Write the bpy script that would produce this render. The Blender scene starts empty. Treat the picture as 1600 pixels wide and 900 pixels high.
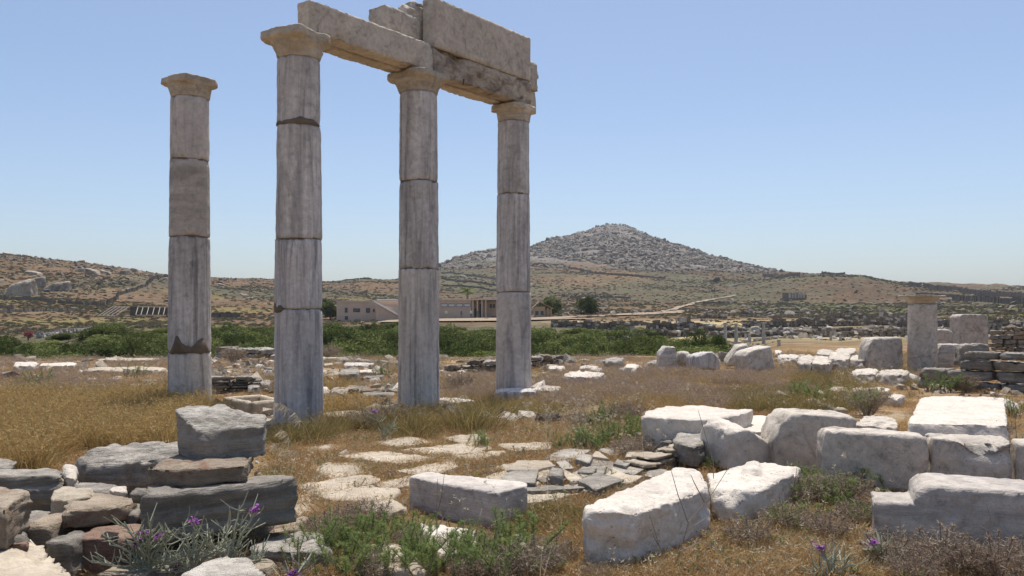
import bpy, bmesh, math, random
import numpy as np
from mathutils import Vector, Matrix

# ------------------------------------------------------------------ camera, sky, sun, exposure
C = bpy.context.scene.collection
SC = bpy.context.scene
EYE = 1.45; F = 1333.33; HOR = 490.0
cam_d = bpy.data.cameras.new("camera"); cam = bpy.data.objects.new("camera", cam_d); C.objects.link(cam)
cam.location = (0, 0, EYE); cam.rotation_euler = (math.pi/2, 0, 0)
cam_d.lens = 30; cam_d.sensor_width = 36; cam_d.shift_y = 40/1600
cam_d.clip_start = 0.1; cam_d.clip_end = 9000
SC.camera = cam
SUN_EL, SUN_AZ = math.radians(72), math.radians(10)
w = bpy.data.worlds.new("World"); SC.world = w; w.use_nodes = True
nt = w.node_tree; nt.nodes.clear()
sky = nt.nodes.new('ShaderNodeTexSky'); sky.sky_type = 'NISHITA'; sky.sun_disc = False
sky.sun_elevation = SUN_EL; sky.sun_rotation = SUN_AZ
sky.air_density = 0.85; sky.dust_density = 1.5; sky.ozone_density = 1.9; sky.altitude = 20
bg = nt.nodes.new('ShaderNodeBackground'); bg.inputs[1].default_value = 0.126
wo = nt.nodes.new('ShaderNodeOutputWorld')
nt.links.new(sky.outputs[0], bg.inputs[0]); nt.links.new(bg.outputs[0], wo.inputs[0])
sl = bpy.data.lights.new("sun", 'SUN'); sl.energy = 4.1; sl.angle = math.radians(0.53); sl.color = (1.0, 0.95, 0.88)
so = bpy.data.objects.new("sun", sl); C.objects.link(so)
sdir = Vector((math.sin(SUN_AZ)*math.cos(SUN_EL), math.cos(SUN_AZ)*math.cos(SUN_EL), math.sin(SUN_EL)))
so.rotation_euler = sdir.to_track_quat('Z', 'Y').to_euler(); so.location = (20, 60, 90)
SC.view_settings.view_transform = 'Standard'; SC.view_settings.look = 'None'
SC.view_settings.exposure = 0.25; SC.view_settings.gamma = 1.0; SC.view_settings.use_curve_mapping = False
try:
    SC.cycles.max_bounces = 6; SC.cycles.diffuse_bounces = 4; SC.cycles.transparent_max_bounces = 8
except Exception: pass

rng = np.random.default_rng(7); random.seed(7)

# ------------------------------------------------------------------ numpy noise
def _hash(i, j, k, s):
    h = (i*374761393 + j*668265263 + k*2147483647 + s*1274126177) & 0xffffffff
    h = ((h ^ (h >> 13))*1274126177) & 0xffffffff
    h = ((h ^ (h >> 16))*2246822519) & 0xffffffff
    return ((h ^ (h >> 15)) & 0xffff)/65535.0*2 - 1
def vnoise(P, s=0):
    P = np.asarray(P, dtype=np.float64); I = np.floor(P).astype(np.int64); f = P - I; f = f*f*f*(f*(f*6-15)+10)
    x, y, z = I[..., 0], I[..., 1], I[..., 2]; u, v, t = f[..., 0], f[..., 1], f[..., 2]
    def L(a, b, q): return a + (b-a)*q
    c = [[[_hash(x+a, y+b, z+d, s) for d in (0, 1)] for b in (0, 1)] for a in (0, 1)]
    return L(L(L(c[0][0][0], c[1][0][0], u), L(c[0][1][0], c[1][1][0], u), v), L(L(c[0][0][1], c[1][0][1], u), L(c[0][1][1], c[1][1][1], u), v), t)
def fbm(P, octv=4, s=0, gain=0.5):
    P = np.asarray(P, dtype=np.float64); a = 1.0; r = 0; n = 0
    for o in range(octv):
        r = r + a*vnoise(P*2**o + 17.3*o, s+o); n += a; a *= gain
    return r/n
def sstep(a, b, x):
    t = np.clip((x-a)/(b-a), 0, 1); return t*t*(3-2*t)

# ------------------------------------------------------------------ terrain
ROWS = [
 (27, None, [(-9999, 0), (9999, 0)]),
 (36, None, [(-400, -.9), (150, -.5), (1050, -.3), (1200, -.1), (1600, -.1)]),
 (46, None, [(-400, -2.4), (1000, -2.4), (1120, -1.2), (1220, -.3), (1600, -.3)]),
 (62, None, [(-400, -3.2), (1000, -3.4), (1110, -2.0), (1220, -.5), (1600, -.5)]),
 (85, [(-400, 515), (0, 524), (140, 520), (250, 536), (300, 558), (900, 556), (1040, 535), (1120, 528), (1200, 526), (1600, 521), (2000, 518)], None),
 (130, [(-400, 490), (0, 503), (150, 505), (260, 503), (420, 512), (520, 508), (700, 505), (900, 501), (1000, 507), (1200, 510), (1400, 507), (1600, 504), (2000, 500)], None),
 (175, [(-400, 470), (0, 481), (150, 488), (260, 490), (420, 494), (520, 501), (640, 500), (850, 496), (1000, 494), (1200, 497), (1400, 496), (1600, 488), (2000, 480)], None),
 (230, [(-400, 440), (0, 455), (150, 463), (260, 475), (420, 481), (520, 483), (640, 486), (850, 484), (1000, 485), (1200, 488), (1400, 486), (1600, 478), (2000, 470)], None),
 (330, [(-800, 350), (-400, 370), (0, 398), (60, 404), (130, 411), (200, 420), (260, 431), (350, 452), (430, 457), (520, 460), (640, 468), (850, 470), (1000, 471), (1200, 477), (1400, 474), (1600, 466), (2000, 460)], None),
 (430, [(-400, 385), (0, 404), (130, 416), (260, 432), (350, 434), (430, 436), (510, 440), (570, 443), (640, 452), (850, 455), (1000, 458), (1150, 455), (1230, 440), (1290, 432), (1350, 433), (1400, 444), (1600, 458), (2000, 450)], None),
 (500, [(-400, 400), (0, 412), (260, 437), (350, 438), (430, 441), (510, 443), (570, 437), (620, 437), (700, 441), (850, 438), (1000, 441), (1100, 445), (1200, 436), (1280, 429), (1350, 430), (1380, 437), (1420, 445), (1500, 459), (1600, 453), (2000, 445)], None),
 (700, [(-400, 430), (0, 435), (260, 443), (620, 442), (640, 437), (700, 420), (850, 415), (1000, 420), (1100, 420), (1200, 427), (1300, 432), (1380, 440), (1460, 448), (1500, 453), (1560, 451), (1600, 448), (2000, 440)], None),
 (850, [(-400, 450), (400, 450), (640, 437), (690, 416), (740, 400), (780, 397), (850, 396), (950, 386), (1050, 398), (1130, 410), (1200, 425), (1300, 435), (1600, 455), (2000, 450)], None),
 (1020, [(-400, 460), (400, 460), (640, 441), (690, 418), (740, 399), (780, 391), (830, 386), (860, 376), (900, 363), (930, 351), (950, 348), (975, 352), (1010, 367), (1050, 385), (1090, 397), (1130, 407), (1165, 418), (1200, 426), (1240, 432), (1400, 448), (1600, 458), (2000, 455)], None),
 (1300, [(-400, 475), (700, 455), (950, 420), (1200, 455), (1600, 465)], None),
 (1800, [(-400, 486), (2000, 486)], None),
 (6000, [(-400, 490), (2000, 490)], None)]
LY = np.log([r[0] for r in ROWS])
def terr(X, Y, rough=True):
    X = np.asarray(X, float); Y = np.asarray(Y, float)
    R = np.hypot(X, Y); Ye = np.where(Y > R*0.62, Y, R*0.62)
    t = np.clip(X/np.maximum(Ye, .01), -1.3, 1.3); px = 800 + F*t
    px = np.where(np.abs(X) > 1.25*np.maximum(Y, 0), 800 + np.sign(X)*F*1.25, px)
    Z = []
    for (yk, py, zz) in ROWS:
        if py is not None:
            a = np.array(py); p = np.interp(px, a[:, 0], a[:, 1]); Z.append(EYE + (HOR-p)*yk/F)
        else:
            a = np.array(zz); Z.append(np.interp(px, a[:, 0], a[:, 1]))
    Z = np.stack(Z, 0)
    l = np.log(np.maximum(Ye, 1.0)); k = np.clip(np.searchsorted(LY, l)-1, 0, len(ROWS)-2)
    u = np.clip((l-LY[k])/(LY[k+1]-LY[k]), 0, 1)
    z0 = np.take_along_axis(Z, k[None], 0)[0]; z1 = np.take_along_axis(Z, (k+1)[None], 0)[0]
    # monotone-ish smoothing
    z = z0 + (z1-z0)*u
    if rough:
        P = np.stack([X, Y, 0*X], -1)
        near = 1 - sstep(30, 60, R)
        z = z + near*(0.028*fbm(P*0.9, 4, 3) + 0.012*fbm(P*4, 3, 9) - .02)
        far = sstep(60, 200, R)*(1-sstep(2500, 4000, R))
        z = z + far*(0.9*fbm(P*0.02, 4, 5)*np.clip(R/400, .3, 1.2) + 0.5*fbm(P*0.12, 3, 6)*np.clip(R/500, .3, 1.6))
        ky = sstep(700, 900, R)
        z = z + ky*(2.2*np.abs(fbm(P*0.05, 4, 8)) + 7*fbm(P*0.02, 4, 28))
        # earth fill behind the foreground wall and low bank at right
        z = z + 0.17*np.exp(-(((X+2.1)/.8)**2 + ((Y-5.05)/.45)**2)) 
    return z
def tz(x, y): return float(terr(np.array([x]), np.array([y]))[0])
def G(px, py, z=0.0):
    Y = (EYE-z)*F/(py-HOR); return Vector(((px-800)/F*Y, Y, z))
_YS = np.exp(np.linspace(np.log(4), np.log(2500), 1500))
def hit(px, py, mn=4):
    X = (px-800)/F*_YS; z = terr(X, _YS); ray = EYE-(py-HOR)/F*_YS
    m = np.where((z >= ray) & (_YS > mn))[0]
    if len(m) == 0:
        k = int(np.argmax(np.where(_YS > mn, (z-EYE)/_YS, -9)))
    else: k = m[0]
    return Vector((X[k], _YS[k], z[k]))

# ------------------------------------------------------------------ object helpers
def tag(o, label=None, cat=None, group=None, kind=None):
    if label: o['label'] = label
    if cat: o['category'] = cat
    if group: o['group'] = group
    if kind: o['kind'] = kind
    return o
def empty(name, loc, rz=0):
    o = bpy.data.objects.new(name, None); C.objects.link(o); o.location = loc; o.rotation_euler = (0, 0, rz); o.empty_display_size = .1
    return o
def link(name, me, parent=None, loc=(0, 0, 0), rz=0):
    o = bpy.data.objects.new(name, me); C.objects.link(o); o.location = loc; o.rotation_euler = (0, 0, rz)
    if parent: o.parent = parent
    return o
def mk(name, V, Fc, mats, midx=None, smooth=True, attr=None):
    V = np.asarray(V, dtype=np.float32); me = bpy.data.meshes.new(name)
    if isinstance(Fc, np.ndarray) and Fc.ndim == 2:
        n, k = Fc.shape
        me.vertices.add(len(V)); me.vertices.foreach_set('co', V.ravel())
        me.loops.add(n*k); me.loops.foreach_set('vertex_index', Fc.astype(np.int32).ravel())
        me.polygons.add(n); me.polygons.foreach_set('loop_start', np.arange(0, n*k, k, dtype=np.int32))
        try: me.polygons.foreach_set('loop_total', np.full(n, k, dtype=np.int32))
        except Exception: pass
        me.update(calc_edges=True)
    else:
        me.from_pydata(V.tolist(), [], [tuple(int(i) for i in f) for f in Fc])
    for m in (mats if isinstance(mats, (list, tuple)) else [mats]): me.materials.append(m)
    if midx is not None: me.polygons.foreach_set('material_index', np.asarray(midx, dtype=np.int32))
    me.polygons.foreach_set('use_smooth', np.full(len(me.polygons), smooth))
    if attr is not None:
        for nm, a in attr.items():
            at = me.attributes.new(nm, 'FLOAT', 'POINT'); at.data.foreach_set('value', np.asarray(a, dtype=np.float32))
    me.update()
    return me
class MB:
    def __init__(s): s.V = []; s.F = []; s.m = []; s.n = 0
    def add(s, V, Fc, m=0):
        V = np.asarray(V, float).reshape(-1, 3)
        for f in Fc: s.F.append([int(i)+s.n for i in f]); s.m.append(m)
        s.V.append(V); s.n += len(V)
    def box(s, c, d, rz=0, m=0, top=1.0, rx=0):
        x, y, z = d[0]/2, d[1]/2, d[2]/2
        P = np.array([(-x, -y, -z), (x, -y, -z), (x, y, -z), (-x, y, -z), (-x*top, -y*top, z), (x*top, -y*top, z), (x*top, y*top, z), (-x*top, y*top, z)])
        M = Matrix.Rotation(rz, 3, 'Z') @ Matrix.Rotation(rx, 3, 'Y')
        P = P @ np.array(M).T + np.array(c)
        s.add(P, [(0, 3, 2, 1), (4, 5, 6, 7), (0, 1, 5, 4), (1, 2, 6, 5), (2, 3, 7, 6), (3, 0, 4, 7)], m)
    def tube(s, pts, r, n=5, m=0):
        pts = [Vector(p) for p in pts]; rr = r if hasattr(r, '__len__') else [r]*len(pts); V = []; Fc = []
        for i, p in enumerate(pts):
            d = (pts[min(i+1, len(pts)-1)]-pts[max(i-1, 0)]).normalized()
            a = d.cross(Vector((.3, .9, .2))).normalized(); b = d.cross(a)
            for k in range(n):
                t = 2*math.pi*k/n; V.append(p + rr[i]*(math.cos(t)*a+math.sin(t)*b))
        for i in range(len(pts)-1):
            for k in range(n):
                Fc.append((i*n+k, i*n+(k+1) % n, (i+1)*n+(k+1) % n, (i+1)*n+k))
        s.add([tuple(v) for v in V], Fc, m)
    def mesh(s, name, mats, smooth=False):
        return mk(name, np.concatenate(s.V), s.F, mats, s.m, smooth)

# ------------------------------------------------------------------ materials
def nn(t, ty, **k):
    n = t.nodes.new(ty)
    for a, v in k.items():
        if a.startswith('i_'):
            key = a[2:]; key = int(key) if key.isdigit() else key.replace('_', ' ')
            n.inputs[key].default_value = v
        else: setattr(n, a, v)
    return n
def ramp(t, fac, stops, interp='LINEAR'):
    r = nn(t, 'ShaderNodeValToRGB'); r.color_ramp.interpolation = interp
    e = r.color_ramp.elements
    while len(e) < len(stops): e.new(.5)
    for i, (p, c) in enumerate(stops):
        e[i].position = p; e[i].color = (c, c, c, 1) if not hasattr(c, '__len__') else (*c, 1)
    t.links.new(fac, r.inputs[0]); return r.outputs[0]
def mix(t, f, a, b, mode='MIX'):
    m = nn(t, 'ShaderNodeMix', data_type='RGBA', blend_type=mode)
    for s, v in ((0, f), (6, a), (7, b)):
        if isinstance(v, bpy.types.NodeSocket): t.links.new(v, m.inputs[s])
        elif s == 0: m.inputs[0].default_value = v
        else: m.inputs[s].default_value = (*v, 1)
    return m.outputs[2]
def noise(t, vec, sc, det=4, rough=.6, dist=0):
    n = nn(t, 'ShaderNodeTexNoise'); n.inputs['Scale'].default_value = sc; n.inputs['Detail'].default_value = det
    n.inputs['Roughness'].default_value = rough; n.inputs['Distortion'].default_value = dist
    t.links.new(vec, n.inputs['Vector']); return n.outputs[0]
def newmat(name):
    m = bpy.data.materials.new(name); m.use_nodes = True; t = m.node_tree; t.nodes.clear()
    out = nn(t, 'ShaderNodeOutputMaterial'); return m, t, out
def objvec(t, scale=(1, 1, 1), rot=(0, 0, 0), rnd=True):
    tc = nn(t, 'ShaderNodeTexCoord'); v = tc.outputs['Object']
    if rnd:
        oi = nn(t, 'ShaderNodeObjectInfo'); a = nn(t, 'ShaderNodeVectorMath', operation='SCALE'); a.inputs[0].default_value = (13.1, 7.7, 9.3)
        t.links.new(oi.outputs['Random'], a.inputs['Scale']); b = nn(t, 'ShaderNodeVectorMath', operation='ADD')
        t.links.new(v, b.inputs[0]); t.links.new(a.outputs[0], b.inputs[1]); v = b.outputs[0]
    mp = nn(t, 'ShaderNodeMapping'); mp.inputs['Scale'].default_value = scale; mp.inputs['Rotation'].default_value = rot
    t.links.new(v, mp.inputs[0]); return v, mp.outputs[0]
def stonemat(name, base, dark, light, vscale=(1, 1, 1), vrot=(0, 0, 0), vs=3, vamt=.6, bump=.4, bsc=25, rough=.85, var=.12, mott=.25, crack=0, stain=None, stain_sc=2.2, stain_lo=.58, pit=.0):
    base, dark, light = [tuple(a_*b_ for a_, b_ in zip(q_, (1.05, .995, .915))) for q_ in (base, dark, light)]; bump *= 1.5
    m, t, out = newmat(name); v, vm = objvec(t, vscale, vrot)
    n1 = noise(t, vm, vs, 6, .65, .6); n2 = noise(t, v, vs*.55, 3, .5); n3 = noise(t, v, bsc, 6, .7); n4 = noise(t, v, bsc*5, 3, .7)
    c = ramp(t, n1, [(.34, dark), (.5, base), (.64, light)])
    c = mix(t, vamt, base, c)
    c = mix(t, ramp(t, n2, [(.35, 0), (.7, .5)]), c, tuple((b+d)/2 for b, d in zip(base, dark)))
    if mott: c = mix(t, mott, c, ramp(t, noise(t, v, 7, 8, .75, .5), [(.36, .28), (.47, .85), (.6, 1.12)]), 'MULTIPLY')
    if stain:
        ns = noise(t, v, stain_sc, 5, .7, .8); c = mix(t, ramp(t, ns, [(stain_lo, 0), (stain_lo+.1, .85)]), c, stain)
    g = ramp(t, n3, [(.25, .72), (.55, 1.0), (.8, 1.14)]); c = mix(t, .8, c, g, 'MULTIPLY')
    g = ramp(t, n4, [(.3, .85), (.7, 1.1)]); c = mix(t, .7, c, g, 'MULTIPLY')
    oi = nn(t, 'ShaderNodeObjectInfo'); g = ramp(t, oi.outputs['Random'], [(0, 1-var), (1, 1+var*.6)]); c = mix(t, 1, c, g, 'MULTIPLY')
    h = nn(t, 'ShaderNodeMath', operation='MULTIPLY_ADD'); t.links.new(n3, h.inputs[0]); h.inputs[1].default_value = 1.0
    h2 = nn(t, 'ShaderNodeMath', operation='MULTIPLY'); t.links.new(n4, h2.inputs[0]); h2.inputs[1].default_value = .35
    t.links.new(h2.outputs[0], h.inputs[2]); hh = h.outputs[0]
    if vscale[2] > 2:
        h3 = nn(t, 'ShaderNodeMath', operation='MULTIPLY_ADD'); t.links.new(noise(t, vm, vs*2.5, 6, .75), h3.inputs[0]); h3.inputs[1].default_value = 2.2; t.links.new(hh, h3.inputs[2]); hh = h3.outputs[0]
    if pit:
        vo = nn(t, 'ShaderNodeTexVoronoi'); vo.inputs['Scale'].default_value = pit; t.links.new(v, vo.inputs['Vector'])
        pr = ramp(t, vo.outputs['Distance'], [(.06, 1), (.2, 0)]); pm = ramp(t, noise(t, v, pit*.35, 2), [(.45, 0), (.6, 1)])
        pp = nn(t, 'ShaderNodeMath', operation='MULTIPLY'); t.links.new(pr, pp.inputs[0]); t.links.new(pm, pp.inputs[1])
        c = mix(t, pp.outputs[0], c, mix(t, .5, c, (.12, .1, .09)))
        s = nn(t, 'ShaderNodeMath', operation='SUBTRACT'); t.links.new(hh, s.inputs[0]); t.links.new(pp.outputs[0], s.inputs[1]); hh = s.outputs[0]
    if crack:
        wv = nn(t, 'ShaderNodeVectorMath', operation='MULTIPLY_ADD'); nz_ = nn(t, 'ShaderNodeTexNoise'); nz_.inputs['Scale'].default_value = crack*2.5; nz_.inputs['Detail'].default_value = 5; t.links.new(v, nz_.inputs['Vector'])
        t.links.new(nz_.outputs['Color'], wv.inputs[0]); wv.inputs[1].default_value = (.5/crack,)*3; t.links.new(v, wv.inputs[2])
        vc = nn(t, 'ShaderNodeTexVoronoi', feature='DISTANCE_TO_EDGE'); vc.inputs['Scale'].default_value = crack; t.links.new(wv.outputs[0], vc.inputs['Vector'])
        cr = ramp(t, vc.outputs['Distance'], [(.004, 1), (.018, 0)]); cm = ramp(t, noise(t, v, crack*1.1, 2), [(.5, 0), (.6, 1)]); cc_ = nn(t, 'ShaderNodeMath', operation='MULTIPLY'); t.links.new(cr, cc_.inputs[0]); t.links.new(cm, cc_.inputs[1])
        c = mix(t, cc_.outputs[0], c, tuple(x*.5 for x in base)); s2 = nn(t, 'ShaderNodeMath', operation='SUBTRACT'); t.links.new(hh, s2.inputs[0]); t.links.new(cc_.outputs[0], s2.inputs[1]); hh = s2.outputs[0]
    b = nn(t, 'ShaderNodeBump'); b.inputs['Strength'].default_value = bump; b.inputs['Distance'].default_value = .02
    t.links.new(hh, b.inputs['Height'])
    p = nn(t, 'ShaderNodeBsdfPrincipled'); p.inputs['Roughness'].default_value = rough
    try: p.inputs['Specular IOR Level'].default_value = .25
    except Exception: pass
    t.links.new(c, p.inputs['Base Color']); t.links.new(b.outputs[0], p.inputs['Normal']); t.links.new(p.outputs[0], out.inputs[0])
    return m
def leafmat(name, cols, trans=.35, rnd=.25, attr=True):
    m, t, out = newmat(name)
    at = nn(t, 'ShaderNodeAttribute', attribute_name='tone'); oi = nn(t, 'ShaderNodeObjectInfo')
    a = nn(t, 'ShaderNodeMath', operation='MULTIPLY_ADD'); t.links.new(oi.outputs['Random'], a.inputs[0]); a.inputs[1].default_value = rnd
    t.links.new(at.outputs['Fac'], a.inputs[2]); s = nn(t, 'ShaderNodeMath', operation='MULTIPLY'); t.links.new(a.outputs[0], s.inputs[0]); s.inputs[1].default_value = 1/(1+rnd)
    n = len(cols); c = ramp(t, s.outputs[0], [(i/(n-1), cc) for i, cc in enumerate(cols)])
    d = nn(t, 'ShaderNodeBsdfDiffuse'); tr = nn(t, 'ShaderNodeBsdfTranslucent'); mx = nn(t, 'ShaderNodeMixShader'); mx.inputs[0].default_value = trans
    t.links.new(c, d.inputs[0]); t.links.new(c, tr.inputs[0]); t.links.new(d.outputs[0], mx.inputs[1]); t.links.new(tr.outputs[0], mx.inputs[2]); t.links.new(mx.outputs[0], out.inputs[0])
    return m
def flat(name, col, rough=.8, nsc=6, amt=.25):
    m, t, out = newmat(name); v, _ = objvec(t); n = noise(t, v, nsc, 5, .65)
    c = mix(t, 1, col, ramp(t, n, [(.3, 1-amt), (.7, 1+amt*.5)]), 'MULTIPLY')
    p = nn(t, 'ShaderNodeBsdfPrincipled'); p.inputs['Roughness'].default_value = rough; t.links.new(c, p.inputs['Base Color']); t.links.new(p.outputs[0], out.inputs[0]); return m

M = {}
M['marble'] = stonemat('white_marble', (.69, .65, .60), (.50, .465, .435), (.76, .73, .69), vs=2.2, bump=.5, bsc=19, stain=(.54, .47, .39), stain_lo=.60, pit=26, mott=.22)
M['marble_w'] = stonemat('weathered_marble', (.58, .54, .49), (.42, .39, .36), (.69, .65, .60), vs=2.5, bump=.45, bsc=18, stain=(.36, .30, .24), stain_lo=.57, pit=34, mott=.6, crack=.7)
M['marble_s'] = stonemat('striped_marble', (.56, .53, .50), (.33, .315, .32), (.69, .66, .62), vscale=(.35, .35, 3.2), vs=3.2, vamt=.9, bump=.35, bsc=18, stain=(.40, .33, .26), stain_lo=.56, mott=.5)
M['marble_v'] = stonemat('grey_veined_marble', (.60, .585, .585), (.27, .26, .285), (.78, .765, .76), vscale=(5, 5, .34), vrot=(.05, -.05, 0), vs=2.2, vamt=1.0, bump=.35, bsc=18)
M['col'] = stonemat('column_marble', (.58, .555, .545), (.26, .25, .26), (.76, .74, .73), vscale=(4.6, 4.6, .30), vrot=(0, .06, .1), vs=2.0, vamt=1.0, bump=.35, bsc=14, var=.1, mott=.35, stain=(.40, .355, .31), stain_sc=.9, stain_lo=.56)
M['col_diag'] = stonemat('diagonal_veined_marble', (.65, .61, .585), (.26, .245, .25), (.68, .64, .61), vscale=(3.0, 3.0, .32), vrot=(0, .42, .1), vs=1.5, vamt=.95, bump=.25, bsc=14, var=.03)
M['col_arc'] = stonemat('banded_brown_marble', (.50, .465, .43), (.35, .325, .305), (.60, .56, .52), vscale=(.5, .5, 2.6), vs=2.2, vamt=.9, bump=.25, bsc=14, var=.03)
M['col_low'] = stonemat('bounce_lit_lower_marble', (.66, .63, .60), (.30, .28, .275), (.72, .69, .65), vscale=(4.6, 4.6, .28), vs=2.0, vamt=1.0, bump=.35, bsc=14, var=.05, mott=.2)  # column marble for the lowest drums, ground bounce put into its paler colour
M['cap'] = stonemat('ochre_marble', (.58, .52, .435), (.34, .30, .25), (.72, .66, .57), vscale=(.7, .7, 3), vs=3, bump=.5, bsc=14, stain=(.24, .20, .17), stain_lo=.60)
M['arch'] = stonemat('architrave_stone', (.58, .53, .465), (.42, .38, .34), (.67, .62, .55), vs=2.0, bump=.35, bsc=20, stain=(.38, .33, .28), stain_sc=1.6, stain_lo=.56, var=.05, mott=.5, crack=.6)
M['soot'] = stonemat('rust_stained_stone', (.48, .42, .35), (.16, .12, .095), (.60, .54, .47), vscale=(1, 1, 2.0), vs=3.5, vamt=1, bump=.8, bsc=16, stain=(.30, .19, .12), stain_sc=3, stain_lo=.60)
M['mortar'] = stonemat('brown_mortar', (.20, .165, .13), (.15, .12, .10), (.25, .21, .17), vs=6, bump=.5, bsc=40)
M['schist'] = stonemat('grey_schist', (.38, .36, .33), (.20, .19, .175), (.53, .51, .47), vscale=(.6, .6, 5), vrot=(.08, .05, 0), vs=3.5, vamt=.9, bump=.7, bsc=14, stain=(.28, .215, .15), stain_lo=.6, var=.2)
M['schist_d'] = stonemat('dark_schist', (.27, .255, .235), (.15, .145, .135), (.36, .34, .31), vscale=(.5, .5, 5), vs=3, vamt=.9, bump=.6, bsc=14, stain=(.20, .17, .13), stain_lo=.62, var=.1)
M['schist_l'] = stonemat('pale_schist', (.43, .41, .38), (.25, .235, .22), (.58, .56, .52), vscale=(.5, .5, 5), vrot=(.05, .1, 0), vs=4, vamt=.9, bump=.8, bsc=16, stain=(.30, .26, .2), stain_lo=.6, var=.15)
M['schist_w'] = stonemat('whitish_schist', (.56, .54, .50), (.34, .32, .30), (.68, .66, .62), vscale=(.5, .5, 5), vrot=(.05, .1, 0), vs=4, vamt=.8, bump=.8, bsc=16, stain=(.36, .31, .25), stain_lo=.62, var=.1)
M['brownst'] = stonemat('brown_gneiss', (.38, .325, .26), (.21, .175, .145), (.50, .45, .37), vscale=(.7, .7, 3), vs=4, bump=.7, bsc=15, stain=(.25, .13, .08), stain_lo=.56, var=.2)
M['redst'] = stonemat('reddish_gneiss', (.31, .21, .17), (.17, .12, .105), (.42, .32, .26), vscale=(.7, .7, 4), vs=4, bump=.7, bsc=15, var=.1)
M['paver'] = stonemat('cream_paving_stone', (.48, .43, .355), (.34, .29, .235), (.59, .535, .45), vs=4, bump=.6, bsc=14, stain=(.33, .24, .16), stain_lo=.6, var=.15)
M['hillrock'] = stonemat('hill_granite', (.205, .182, .158), (.13, .118, .103), (.27, .245, .215), vs=.35, bump=.6, bsc=1.2, var=.3)
M['rubble'] = stonemat('rubble_stone', (.24, .21, .18), (.13, .115, .10), (.38, .34, .29), vs=2, bump=.6, bsc=6, var=.35)
M['wallplaster'] = flat('pink_beige_plaster', (.64, .49, .36), .9, .8, .12)
M['ochreplaster'] = flat('ochre_plaster', (.55, .40, .25), .9, .8, .12)
M['roofwhite'] = flat('pale_roof', (.62, .56, .50), .8, 1, .1)
M['tile'] = flat('terracotta_tile', (.52, .33, .22), .8, 4, .2)
M['dark'] = flat('dark_opening', (.035, .03, .03), .5, 1, .1)
M['glass'] = flat('window_glass', (.10, .11, .12), .15, 1, .1)
M['panel'] = flat('white_panel', (.62, .60, .57), .6, 1, .05)
M['wood'] = flat('bleached_timber', (.30, .26, .21), .8, 6, .2)
M['iron'] = flat('rusty_iron', (.06, .04, .03), .7, 30, .3)
M['path'] = flat('pale_dirt', (.31, .235, .155), .95, .5, .15)
M['dryg'] = leafmat('dry_golden_grass', [(.15, .105, .045), (.40, .27, .11), (.60, .45, .22)], .45)
M['dryo'] = leafmat('rust_brown_herbs', [(.20, .12, .055), (.43, .275, .13), (.62, .46, .27)], .35)
M['dryp'] = leafmat('purple_brown_herbs', [(.18, .135, .095), (.36, .27, .20), (.50, .40, .29)], .3)
M['olivg'] = leafmat('olive_grass', [(.09, .08, .03), (.24, .19, .075), (.46, .36, .17)], .4)
M['green'] = leafmat('fresh_green_leaf', [(.08, .12, .035), (.175, .24, .075), (.34, .39, .16)], .45)
M['bushg'] = leafmat('tamarisk_foliage', [(.035, .045, .017), (.12, .145, .045), (.30, .32, .12)], .25, 1.0)
M['twig'] = leafmat('grey_brown_twig', [(.14, .11, .085), (.29, .24, .19), (.44, .38, .31)], .1)
M['thistle'] = leafmat('dried_thistle', [(.14, .10, .07), (.32, .24, .18), (.52, .44, .35)], .25)
M['sage'] = leafmat('grey_green_stem', [(.17, .19, .12), (.34, .36, .25), (.52, .52, .40)], .2)
M['purple'] = leafmat('purple_petal', [(.24, .06, .29), (.38, .13, .43), (.50, .24, .55)], .35)
M['pink'] = leafmat('pink_petal', [(.08, .12, .04), (.35, .10, .12), (.5, .14, .2)], .35)
M['straw'] = leafmat('straw_seed', [(.35, .28, .18), (.52, .45, .32), (.68, .60, .46)], .45)

# ------------------------------------------------------------------ convex rock generator
def hullplanes(P):
    bm = bmesh.new()
    for p in P: bm.verts.new(p)
    r = bmesh.ops.convex_hull(bm, input=bm.verts); bm.normal_update()
    c = Vector(np.mean(P, 0)); pl = []
    for f in bm.faces:
        if f.calc_area() < 1e-7: continue
        n = f.normal.copy(); 
        if n.dot(f.verts[0].co-c) < 0: n = -n
        h = n.dot(f.verts[0].co-c)
        if h < 1e-5: continue
        if not any(n.dot(q[0]) > .9995 and abs(h-q[1]) < .01*(h+.01) for q in pl): pl.append((n, h))
    bm.free(); return pl, c
def boxgrid(lo, hi, s, mx=60):
    d = hi-lo; n = [int(np.clip(round(x/s), 3, mx)) for x in d]; K = {}; V = []; Fc = []
    def vid(i, j, k):
        q = (i, j, k)
        if q not in K: K[q] = len(V); V.append(q)
        return K[q]
    for ax in range(3):
        a, b = [(1, 2), (2, 0), (0, 1)][ax]
        for side in (0, n[ax]):
            for i in range(n[a]):
                for j in range(n[b]):
                    q = []
                    for (di, dj) in ((0, 0), (1, 0), (1, 1), (0, 1)):
                        t = [0, 0, 0]; t[ax] = side; t[a] = i+di; t[b] = j+dj; q.append(vid(*t))
                    Fc.append(q if side else q[::-1])
    V = np.array(V, float)/np.array(n); return lo + V*d, np.array(Fc)
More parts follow.
